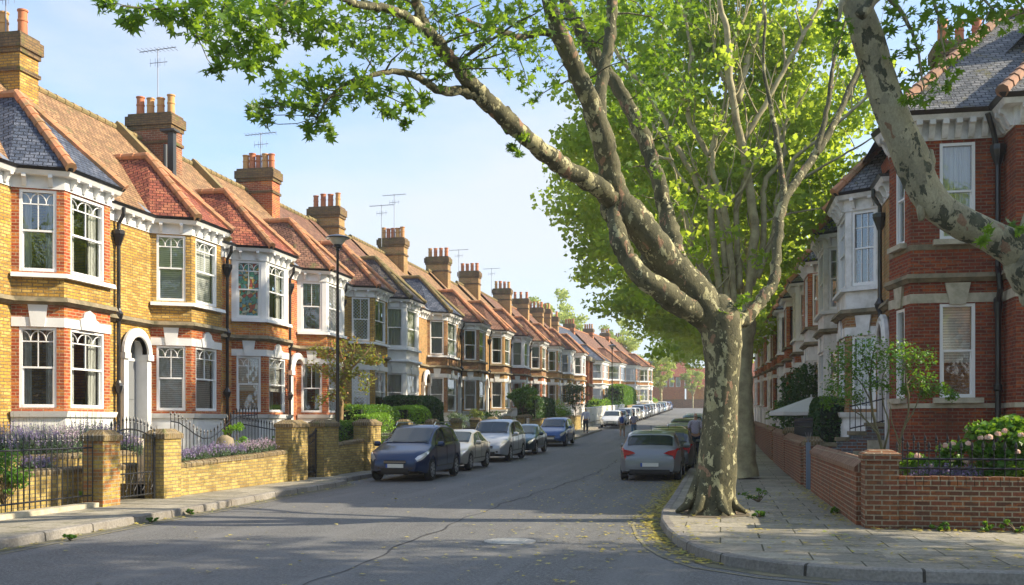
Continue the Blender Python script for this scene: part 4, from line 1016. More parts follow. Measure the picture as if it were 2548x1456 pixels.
lb('G2', [L4(1950,500,D+1.3,22), L4(1945,420,D+1.5,19), L4(1925,300,D+1.7,14), L4(1900,170,D+2,10), L4(1905,40,D+2.2,7)], 8)
lb('G3', [L4(2030,385,D+1.9,20), L4(2060,260,D+2.2,15), L4(2075,150,D+2.5,10), L4(2110,30,D+2.7,7)], 8)
for px_, py_, rr in ((1505,410,.12),(1476,300,.13),(1262,300,.13),(1612,650,.15),(1690,700,.15),(1512,520,.14)):
    c = at(px_, py_, D-.7 if px_ < 1500 else D-.3); mb.tube([c+Vector((0,.05,-.22)), c+Vector((0,0,-.1)), c, c+Vector((0,0,.12)), c+Vector((0,.05,.24))], [.03,rr*.8,rr,rr*.8,.03], 9, jit=.06)
# crown blobs of the near tree: px, py, depth, radius px, leaves
BL = []
def bl(s, d0, d1=None):
    for t in s.split():
        a = [float(v) for v in t.split(',')]; BL.append((a[0], a[1], d0 if d1 is None else random.uniform(d0, d1), a[2]))
bl('262,12,26 330,40,36 400,28,45 318,62,22 455,50,45 500,15,55', 10.2, 10.6)
bl('540,70,60 600,45,70 560,130,45 600,120,50 535,175,22 650,85,65 700,60,60 655,150,40 500,95,35 620,165,28', 10.8, 11.8)
bl('740,50,65 790,100,50 840,60,60 770,20,50 690,15,55 560,20,50 610,10,50', 11.6, 12.4)
bl('900,60,60 960,75,70 1020,110,60 930,130,60 880,110,45 990,40,70 1090,55,55 1060,150,50 1120,120,55 1150,60,60 1200,110,50 1180,165,40 1240,60,60 1290,120,50 1330,60,50 1260,170,38', 13, 14.6)
bl('850,190,45 800,215,50 750,200,45 700,205,38 650,262,26 625,268,22 685,255,35 640,290,22 665,305,18 735,255,38 780,265,40 830,260,40 880,240,36 925,235,32 790,310,38 770,330,22 815,330,20 950,270,28 975,280,26 1015,240,30 1010,308,16 1040,275,22 1060,250,20 905,200,35 965,215,30 1100,190,35', 12.6, 13.6)
bl('1300,340,20 1275,370,14 1288,385,12 1265,310,14', 15.4)
bl('1395,120,40 1420,40,50 1350,150,35 1310,200,32 1330,250,28 1380,200,34 1440,110,30 1560,60,50 1600,30,50 1560,150,35 1650,60,50', 15.2, 18.8)
bl('1290,20,60 1200,5,60 1100,0,55 1010,0,50 900,0,50 800,0,50 1380,0,60 1480,30,50', 13.4, 14.5)
bl('1700,500,26 1640,420,26 1600,300,30 1690,330,28 1590,480,22 1500,330,20 1720,620,22 1560,420,20 1830,770,22 1850,745,18 1800,780,14 1600,215,25', 17.4, 18.6)
segp = [(p, r) for k, l in LIMBS.items() for p, r in l]
P = []; rg = np.random.default_rng(3)
for px_, py_, d, rp in BL:
    c = at(px_, py_, d); rr = rp*d/2548
    n = int(16+rp*rp*.015*(12.5/d)); 
    pts = blobpts(c, (rr*1.05, rr*1.3, rr*.9), n, rg, .05)
    # droop a little
    P.append(pts)
    if py_ > -50:
        near = min(segp, key=lambda q: (q[0]-c).length)
        if (near[0]-c).length > .12:
            tp = twig(mb, near[0], c, min(near[1]*.5, .008+.012*(near[0]-c).length), .005)
        for j in range(5):
            q = pts[j*3 % len(pts)]; twig(mb, c, q, .006, .002, 3, 3, .15)
tr = mb.build('trunk', BARK, T, smooth=True); shift(tr)
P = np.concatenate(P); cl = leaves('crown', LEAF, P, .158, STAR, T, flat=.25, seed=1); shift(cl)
# the canopy of this tree above the frame and behind the big limbs (yellow green, sunlit)
def behind(name, T, off, c, R3, ncl, per, cr, lsz, mat, seed, keep=None, tm=KITE):
    rg = np.random.default_rng(seed); P, C = crownpts(c, R3, ncl, per, cr, rg, keep)
    o = leaves(name, mat, P, lsz, tm, T, seed=seed); o.location = off; return C

# ------------------------------------------------------------------ second plane tree right behind it
D2 = 29.0; b2 = at(1846, 1175, D2)
T2 = empty('plane_tree', (b2.x, b2.y, g(b2.y)+.12), 0, 'second plane tree just behind the big corner trunk, with many pale upright stems', 'tree')
off2 = -Vector(T2.location); mb = MB()
limb(mb, [L4(1850,1190,D2,84), L4(1848,1150,D2,64), L4(1845,1000,D2,58), L4(1842,880,D2,62), L4(1838,800,D2,80), L4(1830,760,D2,60)], 5, 14, .04)
def z(x, y): return (1232+.5534*x, .5534*y)
ST_ = ['1020,1400,26 985,1100,22 965,870,22 960,700,20 870,520,17 880,250,13 850,60,9 830,-80,6',
 '1130,1400,30 1165,1050,30 1120,700,28 1060,400,26 1050,200,22 1010,0,18 990,-120,12',
 '1112,645,20 1230,440,18 1350,220,15 1440,60,12 1490,-30,8',
 '1050,1390,26 1010,960,22 940,880,20 830,680,20 700,440,16 560,260,11 520,200,8',
 '1080,1390,24 1040,1000,22 980,760,18 985,640,16 1030,560,8 1050,440,5',
 '1150,1300,22 1210,1050,20 1210,830,18 1300,690,15 1240,500,12 1210,330,9 1180,200,6',
 '1090,460,24 1140,260,22 1190,130,18 1215,20,14',
 '1010,1350,20 930,1200,18 880,1050,16 830,900,14 820,820,9',
 '960,700,13 1030,460,9 1040,300,6', '1100,1300,22 1085,1000,20 1105,850,16 1180,720,12 1240,600,8',
 '1300,900,18 1340,720,14 1500,590,12 1690,420,9', '1180,1250,20 1260,1010,18 1270,880,14 1390,800,12 1560,700,8 1700,620,5',
 '880,860,12 800,740,10 740,600,8 640,520,6', '860,1000,12 900,1150,12 940,1290,14', '870,500,11 830,420,10 760,330,7 700,190,5',
 '1060,400,14 1000,300,11 985,170,9 1000,60,6', '1010,960,12 1110,850,10 1180,700,8', '1050,220,12 1100,130,10 1150,0,7', '1290,660,10 1310,520,8 1290,420,6 1340,300,4',
 '600,580,9 700,690,10 800,720,10', '960,860,9 900,760,7 860,640,5', '1460,640,14 1500,480,11 1520,330,8', '1590,450,11 1640,330,8 1690,250,6', '900,1200,10 820,1050,8 740,980,6', '1210,1000,9 1330,960,7 1500,930,5']
stem_pts = []
for i, s in enumerate(ST_):
    Q = []
    dd0 = D2 + (.9 if i % 3 == 0 else -.9 if i % 3 == 1 else .2)
    toks = s.split()
    for j, t in enumerate(toks):
        a, b, wv = [float(v) for v in t.split(',')]; X, Y = z(a, b); Q.append(L4(X, Y, lerp(D2, dd0, j/len(toks)), wv*.72))
    stem_pts += limb(mb, Q, 6, 8, .05, .03)
for i in range(150):                          # fine upright branches
    p, r = random.choice(stem_pts)
    q = p+Vector((random.uniform(-.9,.9), random.uniform(-.6,.6), random.uniform(.7,2.0))); twig(mb, p, q, min(r*.5,.03), .006, 4, 5, .12)
o = mb.build('trunk', BARKP, T2, smooth=True); o.location = off2
def fr2(x0, x1):
    def f(q):
        dep = -q[0]*ST+q[1]*CT; px = 1274+2548*(q[0]*CT+q[1]*ST)/dep; py = 1053-(q[2]-1.7)*2548/dep
        return x0 < px < x1 and py > -260
    return f
# canopy spread behind the stems
c2 = at(1790, 270, D2+2.6)
rg = np.random.default_rng(11)
Pa, Ca = crownpts((c2.x, c2.y, c2.z), (5.0, 2.6, 5.2), 300, 120, .8, rg, fr2(1330, 2170))
Pb, Cb = crownpts(tuple(at(1730, 520, D2-.2)), (3.2, 1.6, 4.6), 44, 42, .5, rg, fr2(1480, 2140))
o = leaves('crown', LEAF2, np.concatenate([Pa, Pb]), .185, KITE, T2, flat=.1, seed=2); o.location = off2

# crown of the corner tree that rises above the frame (it shades the junction) and right of the limbs
rg = np.random.default_rng(5)
P1, C1 = crownpts(tuple(at(1330, -330, 16.2)), (4.6, 2.4, 1.2), 60, 50, .6, rg)
P2, C2_ = crownpts(tuple(at(1560, 60, 19.5)), (1.8, 1.2, 2.0), 46, 55, .5, rg)
o = leaves('crown_top', LEAF, np.concatenate([P1, P2]), .17, STAR, T, flat=.2, seed=4); o.location = off

# ------------------------------------------------------------------ plane trees further up the right pavement
def far_tree(loc, label, seed, Hh=15, Rr=6, base=5.0, n=150, per=150, lsz=.28, mat=LEAF3, lean=-1.6, group='plane trees along the right pavement', name='plane_tree'):
    T = empty(name, loc, 0, label, 'tree', group); rg = np.random.default_rng(seed); random.seed(seed)
    mb = MB(); limb(mb, [(0,0,-.1,.55),(0,0,.4,.40),(0,0,2.2,.34),(lean*.1,0,base*.8,.36)], 4, 10, .04)
    cz = base+(Hh-base)/2
    for i in range(11):
        a = i*2.4; rr = Rr*random.uniform(.35,.75); e = (lean+math.cos(a)*rr, math.sin(a)*rr, random.uniform(base+1.5, Hh-1))
        limb(mb, [(lean*.1,0,base*.78,.18),(lerp(0,e[0],.35),e[1]*.3,lerp(base,e[2],.35),.13),(e[0]*.75,e[1]*.75,lerp(base,e[2],.75),.08),e+(.02,)], 4, 6)
    mb.build('trunk', BARKP, T, smooth=True)
    P, C = crownpts((lean, 0, cz), (Rr, Rr, (Hh-base)/2), n, per, Rr*.2, rg)
    leaves('crown', mat, P, lsz, KITE, T, seed=seed, flat=.2)
    return T
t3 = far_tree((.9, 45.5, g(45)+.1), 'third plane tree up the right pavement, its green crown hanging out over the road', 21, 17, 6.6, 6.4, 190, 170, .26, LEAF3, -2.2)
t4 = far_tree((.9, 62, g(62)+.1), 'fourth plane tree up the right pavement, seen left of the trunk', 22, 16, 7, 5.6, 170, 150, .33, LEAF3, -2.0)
for i, (y, s, lb_) in enumerate(((80, 1.0, 'fifth plane tree up the right pavement'), (100, 1.05, 'sixth plane tree up the right pavement, above the far parked cars'), (124, 1.0, 'seventh plane tree up the right pavement'), (150, 1.0, 'farthest plane tree of the right pavement row'))):
    c = copy_tree(t4); c.location = (.9, y, g(y)+.1); c.rotation_euler = (0,0,.5-.25*i); c.scale = (s,s,s); c['label'] = lb_
# trees beyond the roofs and at the street end
ya = far_tree((-25, 150, g(150)), 'pale yellow green tree standing above the chimneys of the left terrace', 31, 18.5, 5.2, 7, 90, 80, .42, LEAFY, 0, group='trees behind the far houses', name='tree')
for x, y, s, lb_ in ((-31,152,.92,'pale tree left of the tallest pale tree behind the chimneys'), (-17.5,170,.85,'pale green tree between the chimneys and the dark plane foliage'), (-9.9,176,.62,'light green street tree behind the second tall lamp'), (-12.8,178,.55,'small light green tree beside the ochre gabled house'), (-5.5,212,.5,'small pale tree beside the cottage at the street end')):
    c = copy_tree(ya); c.location = (x, y, g(y)-.4); c.scale = (s,s,s); c['label'] = lb_; c.rotation_euler = (0,0,s*7)

# ------------------------------------------------------------------ right foreground tree: limb sweeping in from the right
T5 = empty('plane_tree', (at(2800,1450,10.6).x, at(2800,1450,10.6).y, .12), 0, 'plane tree whose thick mottled limb sweeps up in front of the corner house', 'tree')
off5 = -Vector(T5.location); mb = MB(); Dm = 10.6
random.seed(5)
limb(mb, [(T5.location.x, T5.location.y, -.1, .42), L4(2765,1200,Dm,150), L4(2700,950,Dm,140), L4(2640,780,Dm,135), L4(2590,690,Dm,140), L4(2560,630,Dm,110), L4(2565,560,Dm,50), L4(2600,470,Dm,20)], 5, 14, .03)
limb(mb, [L4(2590,660,Dm,104), L4(2515,614,Dm,88), L4(2440,576,Dm,78), L4(2370,542,Dm,76), L4(2318,498,Dm,80), L4(2285,440,Dm,84), L4(2258,370,Dm,82), L4(2218,280,Dm,80), L4(2185,180,Dm,76), L4(2155,80,Dm,72), L4(2120,-20,Dm,68), L4(2070,-160,Dm,56), L4(2000,-330,Dm,40)], 5, 18, .04, .004)
for q, rr in (((2322,402),.055),((2300,520),.05)):
    c = at(q[0]-8, q[1], Dm-.02); mb.tube([c+Vector((0,0,-.12)), c, c+Vector((0,0,.12))], [.03,rr,.03], 8, jit=.08)
s5 = []
for s in ('2140,40,30 2200,-20,26 2300,-60,18 2400,-40,10 2470,20,5', '2300,-60,14 2330,20,8 2345,110,5 2360,180,3', '2200,-20,16 2260,60,9 2290,160,6 2300,240,3', '2110,-20,30 2090,30,10 2080,90,6 2070,150,3', '2400,-60,12 2500,-30,8 2560,40,4'):
    s5 += limb(mb, [L4(float(a), float(b), Dm-.3, float(c)) for a, b, c in (t.split(',') for t in s.split())], 5, 6)
P = []; rg = np.random.default_rng(9)
for t in '2230,20,40 2290,50,40 2270,110,36 2330,20,45 2380,60,40 2345,120,36 2300,170,34 2320,215,28 2260,190,26 2420,25,40 2470,30,36 2400,110,28 2500,15,40 2545,30,30 2250,250,20 2290,250,22 2370,170,22 2210,80,28 2080,30,32 2105,70,28 2075,95,26 2095,130,20 2060,60,24 2500,60,22 2440,80,20 2560,70,20 2360,215,16 2225,140,24 2540,575,14 2515,560,10 2460,575,12 2445,596,9'.split():
    a, b, r_ = [float(v) for v in t.split(',')]; c = at(a, b, Dm-.3+random.uniform(-.4,.4)); rr = r_*Dm/2548
    pts = blobpts(c, (rr, rr*1.3, rr), int(6+r_*r_*.014), rg, .05); P.append(pts)
    n_ = min(s5, key=lambda q: (q[0]-c).length)
    if b < 500: twig(mb, n_[0], c, .008, .003)
o = mb.build('trunk', BARKC, T5, smooth=True); o.location = off5
PP, CC_ = crownpts(tuple(at(2250, -330, Dm)), (3.0, 3.0, .9), 60, 40, .6, rg, None)
o = leaves('crown', LEAF, np.concatenate(P+[PP]), .135, STAR, T5, flat=.25, seed=8); o.location = off5

for i, (x, y, lb_) in enumerate(((14.5, 13.2, 'plane tree standing in the side street beyond the right edge'),)):  # unseen tree added so its crown shades the near road
    c = copy_tree(t3); c.location = (x, y, .1); c.rotation_euler = (0,0,2+i); c['label'] = lb_; c['group'] = 'plane trees in the side street'

for i, (x, y, lb_) in enumerate(((-13.5, -9, 'tree behind the camera on the left pavement'), (-22, -20, 'tree behind the camera farther left'), (-4, -24, 'tree behind the camera across the junction'), (8, -16, 'tree behind the camera on the right pavement'), (-13, -30, 'farthest tree behind the camera'))):  # unseen trees added to give the window panes something dark to reflect
    c = copy_tree(t4); c.location = (x, y, .1); c.rotation_euler = (0,0,2+i); c['label'] = lb_; c['group'] = 'trees behind the camera'

# ------------------------------------------------------------------ cars
TYRE = plain('tyre_rubber', (.018,.018,.018), .85); RIM = plain('wheel_rim', (.50,.51,.53), .3, metal=.8)
CGL = plain('car_window', (.02,.032,.036), .05, spec=.8); TRIMB = plain('car_black_trim', (.02,.02,.022), .5)
LAMP = plain('car_headlight', (.55,.56,.56), .10, metal=.3, coat=1); TAIL = plain('car_tail_light', (.45,.01,.012), .12, coat=1); AMB = plain('car_indicator', (.6,.22,.02), .2)
PLATE = plain('number_plate', (.72,.72,.66), .5); BLUEP = plain('plate_band', (.02,.08,.4), .5); CHR = plain('car_chrome', (.6,.62,.64), .15, metal=1)
def paint(name, c, metal=.35):
    return plain('car_paint_'+name, c, .30, metal=metal, coat=.65)
def interp(tab, y):
    if y <= tab[0][0]: return tab[0][1]
    for (a, u), (b, v) in zip(tab, tab[1:]):
        if a <= y <= b:
            t = (y-a)/(b-a); return u+(v-u)*t
    return tab[-1][1]
def smoothtab(tab, y, s=.07): return (interp(tab, y-s)+interp(tab, y)*2+interp(tab, y+s))/4
class Car: pass
def carmodel(kind):
    c = Car()
    if kind == 'hatch':
        c.L, c.hw, c.H = 4.15, .89, 1.50; c.wb = (.80, 3.38); c.rw = .31
        c.top = [(0,.56),(.06,.70),(.35,.80),(.95,.95),(1.12,1.0),(1.95,1.43),(2.4,1.50),(3.1,1.48),(3.6,1.40),(3.98,1.02),(4.08,.92),(4.15,.60)]
        c.cowl, c.rf, c.rr, c.rb = 1.12, 1.95, 3.62, 3.99
        c.belt = [(0,.55),(.4,.74),(1.1,.90),(3.4,.99),(4.0,.96),(4.15,.62)]
        c.sw = (1.30, 3.55); c.pill = (2.42,)
    elif kind == 'mpv':
        c.L, c.hw, c.H = 4.55, .90, 1.66; c.wb = (.85, 3.62); c.rw = .33
        c.top = [(0,.60),(.06,.76),(.35,.88),(.95,1.04),(1.05,1.08),(1.95,1.56),(2.4,1.64),(3.6,1.63),(4.1,1.52),(4.42,1.08),(4.5,.96),(4.55,.62)]
        c.cowl, c.rf, c.rr, c.rb = 1.05, 1.95, 4.12, 4.44
        c.belt = [(0,.60),(.4,.82),(1.0,.97),(3.7,1.05),(4.4,1.02),(4.55,.64)]
        c.sw = (1.25, 4.12); c.pill = (2.45, 3.45)
    else:
        c.L, c.hw, c.H = 4.3, .86, 1.43; c.wb = (.85, 3.42); c.rw = .31
        c.top = [(0,.54),(.06,.68),(.4,.80),(1.05,.93),(1.2,.96),(2.0,1.36),(2.5,1.43),(3.0,1.40),(3.55,1.16),(3.8,1.0),(4.2,.95),(4.3,.60)]
        c.cowl, c.rf, c.rr, c.rb = 1.2, 2.0, 3.15, 3.78
        c.belt = [(0,.52),(.4,.73),(1.2,.87),(3.4,.95),(4.2,.90),(4.3,.60)]
        c.sw = (1.4, 3.5); c.pill = (2.45,)
    hw = c.hw; ra = c.rw+.065
    def half(y):
        f = min(1, .70+.30*math.sin(min(1, max(0, y)/.55)*math.pi/2)); b = min(1, .80+.20*math.sin(min(1, max(0, c.L-y)/.5)*math.pi/2)); return hw*f*b
    def sec(y, k):
        h = half(y); tp = smoothtab(c.top, y); be = min(smoothtab(c.belt, y), tp-.02); zb = .24 if .25 < y < c.L-.25 else .30
        za = zb
        for w_ in c.wb:
            d = abs(y-w_)
            if d < ra: za = max(za, c.rw+math.sqrt(ra*ra-d*d))
        t = max(0, min(1, (tp-be-.05)/.33))
        p7 = (lerp(h*.62, h*.60, t), tp-lerp(.006,.012,t)); p6 = (lerp(h*.88, h*.76, t), tp-lerp(.03,.075,t))
        mid = max(za+.02, .58); mid = min(mid, be-.06)
        P = [(0,zb+.02),(h*.72,zb+.02),(h*.93,max(za,zb)),(h*.985,max(za+.03,zb+.10)),(h,mid),(h*.985,be-.05),(h*.955,be),p6,p7,(0,tp)]
        k = max(0, min(8.999, k)); i = int(k); f = k-i
        return (lerp(P[i][0],P[i+1][0],f), lerp(P[i][1],P[i+1][1],f))
    c.sec = sec; c.half = half
    ys = sorted(set([0,.03,.08,.2,.35]+[round(v,3) for v in np.linspace(.5,c.L-.5,26)]+[c.L-.35,c.L-.2,c.L-.08,c.L-.03,c.L]+[w_+s*ra*f for w_ in c.wb for s in (-1,1) for f in (.35,.65,.85,.95,1.0,1.02)]+[w_ for w_ in c.wb]))
    mb = MB(); ring = []
    for y in ys:
        pts = [sec(y, k) for k in range(10)]; b = len(mb.v)
        row = [(x, y, z) for x, z in pts] + [(-x, y, z) for x, z in pts[-2:0:-1]]
        mb.v += row; ring.append(b); m = len(row)
    for r0, r1 in zip(ring, ring[1:]):
        for a in range(m):
            d = (a+1) % m; mb.f.append((r0+a, r0+d, r1+d, r1+a)[::-1]); mb.m.append(1 if a in (0, m-1) else 0); mb.uv.append(None)
    mb.f.append(tuple(ring[0]+a for a in range(m))); mb.m.append(0); mb.uv.append(None)
    mb.f.append(tuple(ring[-1]+a for a in range(m-1,-1,-1))); mb.m.append(0); mb.uv.append(None)
    c.body = mb.mesh('body', [paint('silver',(.4,.41,.42)), TRIMB], smooth=True, sharp=38)
    def S(y, k, o=.008, side=1):
        x, z = sec(y, k); e = .02; x1, z1 = sec(y, k+e); x0, z0 = sec(y, k-e); tx, tz = x1-x0, z1-z0; L = math.hypot(tx, tz) or 1
        ny = 0; nx, nz = tz/L, -tx/L
        zz = sec(y+.02, k)[1]; 
        return ((x+nx*o)*side, y, z+nz*o if nz >= 0 else z-nz*o)
    def grid(mb, A, nu=8, nv=8, side=1):        # A(u,v)->(y,k)
        G = [[S(*A(u/nu, v/nv), side=side) for v in range(nv+1)] for u in range(nu+1)]
        for u in range(nu):
            for v in range(nv):
                q = [G[u][v], G[u+1][v], G[u+1][v+1], G[u][v+1]]; mb.poly(q if side > 0 else q[::-1])
    mb = MB()
    for s in (1, -1): grid(mb, lambda u, v: (lerp(c.cowl+.06, c.rf-.06, u), lerp(7.35, 9, v)), 8, 6, s)
    for i, p in enumerate(mb.v): mb.v[i] = (p[0], p[1]-.006, p[2]+.008)
    c.wind = mb.mesh('windscreen', CGL, smooth=True)
    mb = MB()
    for s in (1, -1): grid(mb, lambda u, v: (lerp(c.rr+.04, c.rb-.06, u), lerp(7.3, 9, v)), 6, 6, s)
    for i, p in enumerate(mb.v): mb.v[i] = (p[0], p[1]+.008, p[2]+.010)
    c.rear = mb.mesh('rear_window', CGL, smooth=True)
    edges = [c.sw[0]]+list(c.pill)+[c.sw[1]]; c.side = []
    for s in (1, -1):
        for i in range(len(edges)-1):
            mb = MB(); f0 = i == 0; l0 = i == len(edges)-2
            def A(u, v):
                a = edges[i]+(.03 if not f0 else .0)+(v*(c.rf-c.sw[0]-.02) if f0 else 0)
                b = edges[i+1]-(.03 if not l0 else .0)-(v*(c.sw[1]-c.rr+.22) if l0 else 0)
                return (lerp(a, b, u), lerp(6.12, 6.93, v))
            grid(mb, A, 6, 4, s); c.side.append(mb.mesh('side_window', CGL, smooth=True))
    mb = MB(); mb.lathe((0,0,0), [(c.rw*.62,-.085),(c.rw*.93,-.10),(c.rw,-.07),(c.rw,.07),(c.rw*.93,.10),(c.rw*.64,.09)], 20, axis='x'); c.tyre = mb.mesh('tyre', TYRE, smooth=True, sharp=40)
    mb = MB(); rr = c.rw*.66
    mb.lathe((0,0,0), [(rr*.9,-.05),(rr*.92,.04),(rr,.092),(rr*.9,.096),(rr*.86,.05)], 20, axis='x')
    for i in range(7):
        a = 2*math.pi*i/7; d = Vector((0,math.cos(a),math.sin(a))); q = Vector((0,-math.sin(a),math.cos(a))); mb.obox(Vector((.075,0,0))+d*rr*.48, (.02,0,0), d*rr*.46, q*rr*.11)
    mb.lathe((.06,0,0), [(.05,0),(.05,.035),(.02,.045)], 10, axis='x'); c.rim = mb.mesh('rim', RIM, smooth=True, sharp=35)
    # lights, plate, grille, bumper inserts, mirrors
    def patch(y0, y1, k0, k1, o=.012, n=5, side=1):
        mb = MB()
        G = [[S(lerp(y0,y1,u/n), lerp(k0(u/n) if callable(k0) else k0, k1(u/n) if callable(k1) else k1, v/n), o, side) for v in range(n+1)] for u in range(n+1)]
        for u in range(n):
            for v in range(n):
                q = [G[u][v], G[u+1][v], G[u+1][v+1], G[u][v+1]]; mb.poly(q if side > 0 else q[::-1])
        return mb
    c.parts = []
    hz = smoothtab(c.belt, .1)
    for s in (1, -1):
        mb = patch(.035, .58, lambda u: lerp(4.45,5.5,u), lambda u: lerp(6.85,6.3,u), .012, 6, s)
        c.parts.append(('headlight', mb.mesh('headlight', LAMP, smooth=True, sharp=30)))
        xb = half(c.L-.1); mb = patch(c.L-.42, c.L-.015, lambda u: 5.2, lambda u: lerp(5.9,6.4,u), .012, 6, s)
        zt = smoothtab(c.belt, c.L-.25)
        mb.poly([(s*xb*q, c.L+.02-.03*abs(q)**3, zt+r_) for q, r_ in (((.52,-.13),(.97,-.22),(1.0,-.10),(.98,-.02),(.72,-.06)) if s < 0 else ((.52,-.13),(.72,-.06),(.98,-.02),(1.0,-.10),(.97,-.22)))][::1])
        c.parts.append(('tail_light', mb.mesh('tail_light', TAIL, smooth=True, sharp=30)))
        mb = MB(); ym = c.cowl+.35; xm = sec(ym, 6)[0]; zm = sec(ym, 6)[1]+.08
        mb.lathe((0,0,0), [(.02,-.11),(.075,-.08),(.085,0),(.075,.08),(.02,.11)], 10, axis='x')
        mb.v = [(v[0]+s*(xm+.14), v[1]*.9+ym, v[2]+zm) for v in mb.v]; mb.obox((s*(xm+.03),ym,zm-.04),(.05,0,0),(0,.03,0),(0,0,.02))
        c.parts.append(('mirror', mb.mesh('mirror', TRIMB, smooth=True, sharp=40)))
    mb = MB(); x = half(0)*.52; mb.box(-x, x, -.02, .02, hz-.13, hz-.04); mb.box(-x*1.25, x*1.25, -.018, .02, .27, .39); mb.box(-x*1.62,-x*1.38,-.01,.06,.36,.42); mb.box(x*1.38,x*1.62,-.01,.06,.36,.42)
    c.parts.append(('grille', mb.mesh('grille', TRIMB)))
    mb = MB(); mb.box(-x, x, -.030, -.018, hz-.092, hz-.078); c.parts.append(('grille_bar', mb.mesh('grille_bar', RIM)))
    for yy, zz in ((-.04, .46), (c.L+.012, .50)):
        mb = MB(); mb.box(-.26,.26,min(yy,yy+.03),max(yy,yy+.03),zz-.055,zz+.055, 0); f = -1 if yy < 0 else 1
        q = yy-.003 if f < 0 else yy+.033; P4 = [(-.26,q,zz-.055),(-.21,q,zz-.055),(-.21,q,zz+.055),(-.26,q,zz+.055)]
        if f > 0: P4 = [(.26,q,zz-.055),(.21,q,zz-.055),(.21,q,zz+.055),(.26,q,zz+.055)]
        mb.poly(P4, 1); c.parts.append(('number_plate', mb.mesh('number_plate', [PLATE, BLUEP])))
    mb = MB(); xr = half(c.L)*.95; mb.box(-xr*.86, xr*.86, c.L-.08, c.L+.016, .26, .36); mb.box(-c.hw*.7, c.hw*.7, .3, c.L-.3, .2, .5); mb.box(-c.hw*.9,c.hw*.9,c.wb[0]-.3,c.wb[0]+.3,.45,.60); mb.box(-c.hw*.9,c.hw*.9,c.wb[1]-.3,c.wb[1]+.3,.45,.60)
    c.parts.append(('underbody', mb.mesh('underbody', TRIMB)))
    for s in (1,-1):
        mb = MB(); P_ = [S(lerp(c.wb[0]+ra+.05, c.wb[1]-ra-.05, t/6), 3.3, .01, s) for t in range(7)]; mb.tube(P_, .018, 4); c.parts.append(('side_trim', mb.mesh('side_trim', TRIMB)))
        for yy in (c.cowl+.25,)+tuple(c.pill)+((c.pill[-1]+.95,) if kind != 'mpv' else ()):
            mb = MB(); mb.tube([S(yy, k, .001, s) for k in (3.2,4,5,5.9)], .007, 4); c.parts.append(('door_seam', mb.mesh('door_seam', TRIMB)))
    mb = MB(); mb.tube([S(lerp(c.sw[0]-.05, c.sw[1]+.05, t/8), 5.97, .008, 1) for t in range(9)], .010, 4); mb.tube([S(lerp(c.sw[0]-.05, c.sw[1]+.05, t/8), 5.97, .008, -1) for t in range(9)], .010, 4)
    for sx in (-.42, .28): mb.tube([(sx, c.cowl+.08, sec(c.cowl+.08,9)[1]+.015), (sx+.36, c.cowl+.12, sec(c.cowl+.12,8)[1]+.02)], .009, 4)
    c.parts.append(('window_trim', mb.mesh('window_trim', TRIMB)))
    mb = MB(); mb.tube([(0,c.rr-.25,c.H-.03),(0,c.rr-.10,c.H+.14)], .006, 4); c.parts.append(('aerial', mb.mesh('aerial', TRIMB)))
    return c
CARM = {k: carmodel(k) for k in ('hatch','mpv','saloon')}
def car(kind, x, y, col, label, rz=0, group='cars parked along the left kerb', rails=False, metal=.35, name='parked_car', sc_=1):
    c = CARM[kind]; o = empty(name, (x, y, g(y+ (2 if rz == 0 else -2))+.0), rz, label, 'car', group); o.scale = (sc_, 1, sc_)
    sl_ = (g(y+4)-g(y))/4; o.rotation_euler = (math.atan(sl_)*(1 if rz == 0 else -1), 0, rz)
    def add(nm, me, p=o, loc=(0,0,0)):
        q = bpy.data.objects.new(nm, me); COL.objects.link(q); q.parent = p; q.location = loc; return q
    b = add('body', c.body); b.material_slots[0].link = 'OBJECT'; b.material_slots[0].material = paint(*col)
    add('windscreen', c.wind); add('rear_window', c.rear)
    for m in c.side: add('side_window', m)
    for nm, m in c.parts:
        q = add(nm, m)
        if nm == 'mirror': q.material_slots[0].link = 'OBJECT'; q.material_slots[0].material = paint(*col)
    for w_ in c.wb:
        for s in (1, -1):
            t = add('wheel', c.tyre, o, (s*(c.hw-.10), w_, c.rw)); 
            if s < 0: t.rotation_euler = (0,0,math.pi)
            add('rim', c.rim, t)
    if rails:
        for s in (1, -1):
            mb = MB(); mb.tube([(s*.60,c.rf+.05,c.H-.06),(s*.61,c.rf+.25,c.H+.045),(s*.61,c.rr-.4,c.H+.055),(s*.60,c.rr-.08,c.H-.07)], .022, 6); mb.build('roof_rail', CHR, o)
    return o
NAVY = ('navy', (.003,.022,.080)); CREAM = ('cream', (.36,.36,.33)); SILV = ('silver_blue', (.40,.43,.47)); DTEAL = ('dark_teal', (.008,.03,.045)); BLUE = ('blue', (.006,.06,.22))
WHT = ('white', (.62,.64,.65), .1); GRY = ('grey', (.23,.25,.275)); BLK = ('black', (.02,.022,.025)); CHAMP = ('champagne', (.40,.38,.31)); DGR = ('dark_grey', (.09,.10,.10)); GRN = ('dark_green', (.03,.06,.045)); SKY = ('light_blue', (.12,.25,.42)); MAR = ('maroon', (.12,.015,.02))
XL = -9.5
car('mpv', XL+.32, 28.2, NAVY, 'glossy navy blue people carrier with roof rails, nearest car at the left kerb', rails=True)
car('saloon', XL+.1, 34.0, CREAM, 'cream saloon parked directly behind the navy people carrier')
car('mpv', XL, 41.0, SILV, 'silver grey van-like people carrier parked behind the cream saloon', sc_=1.06)
car('saloon', XL, 47.6, DTEAL, 'dark teal saloon squeezed between the silver and the bright blue cars')
car('mpv', XL, 57.4, BLUE, 'bright blue compact car with large headlights, last before the open pavement', sc_=.97)
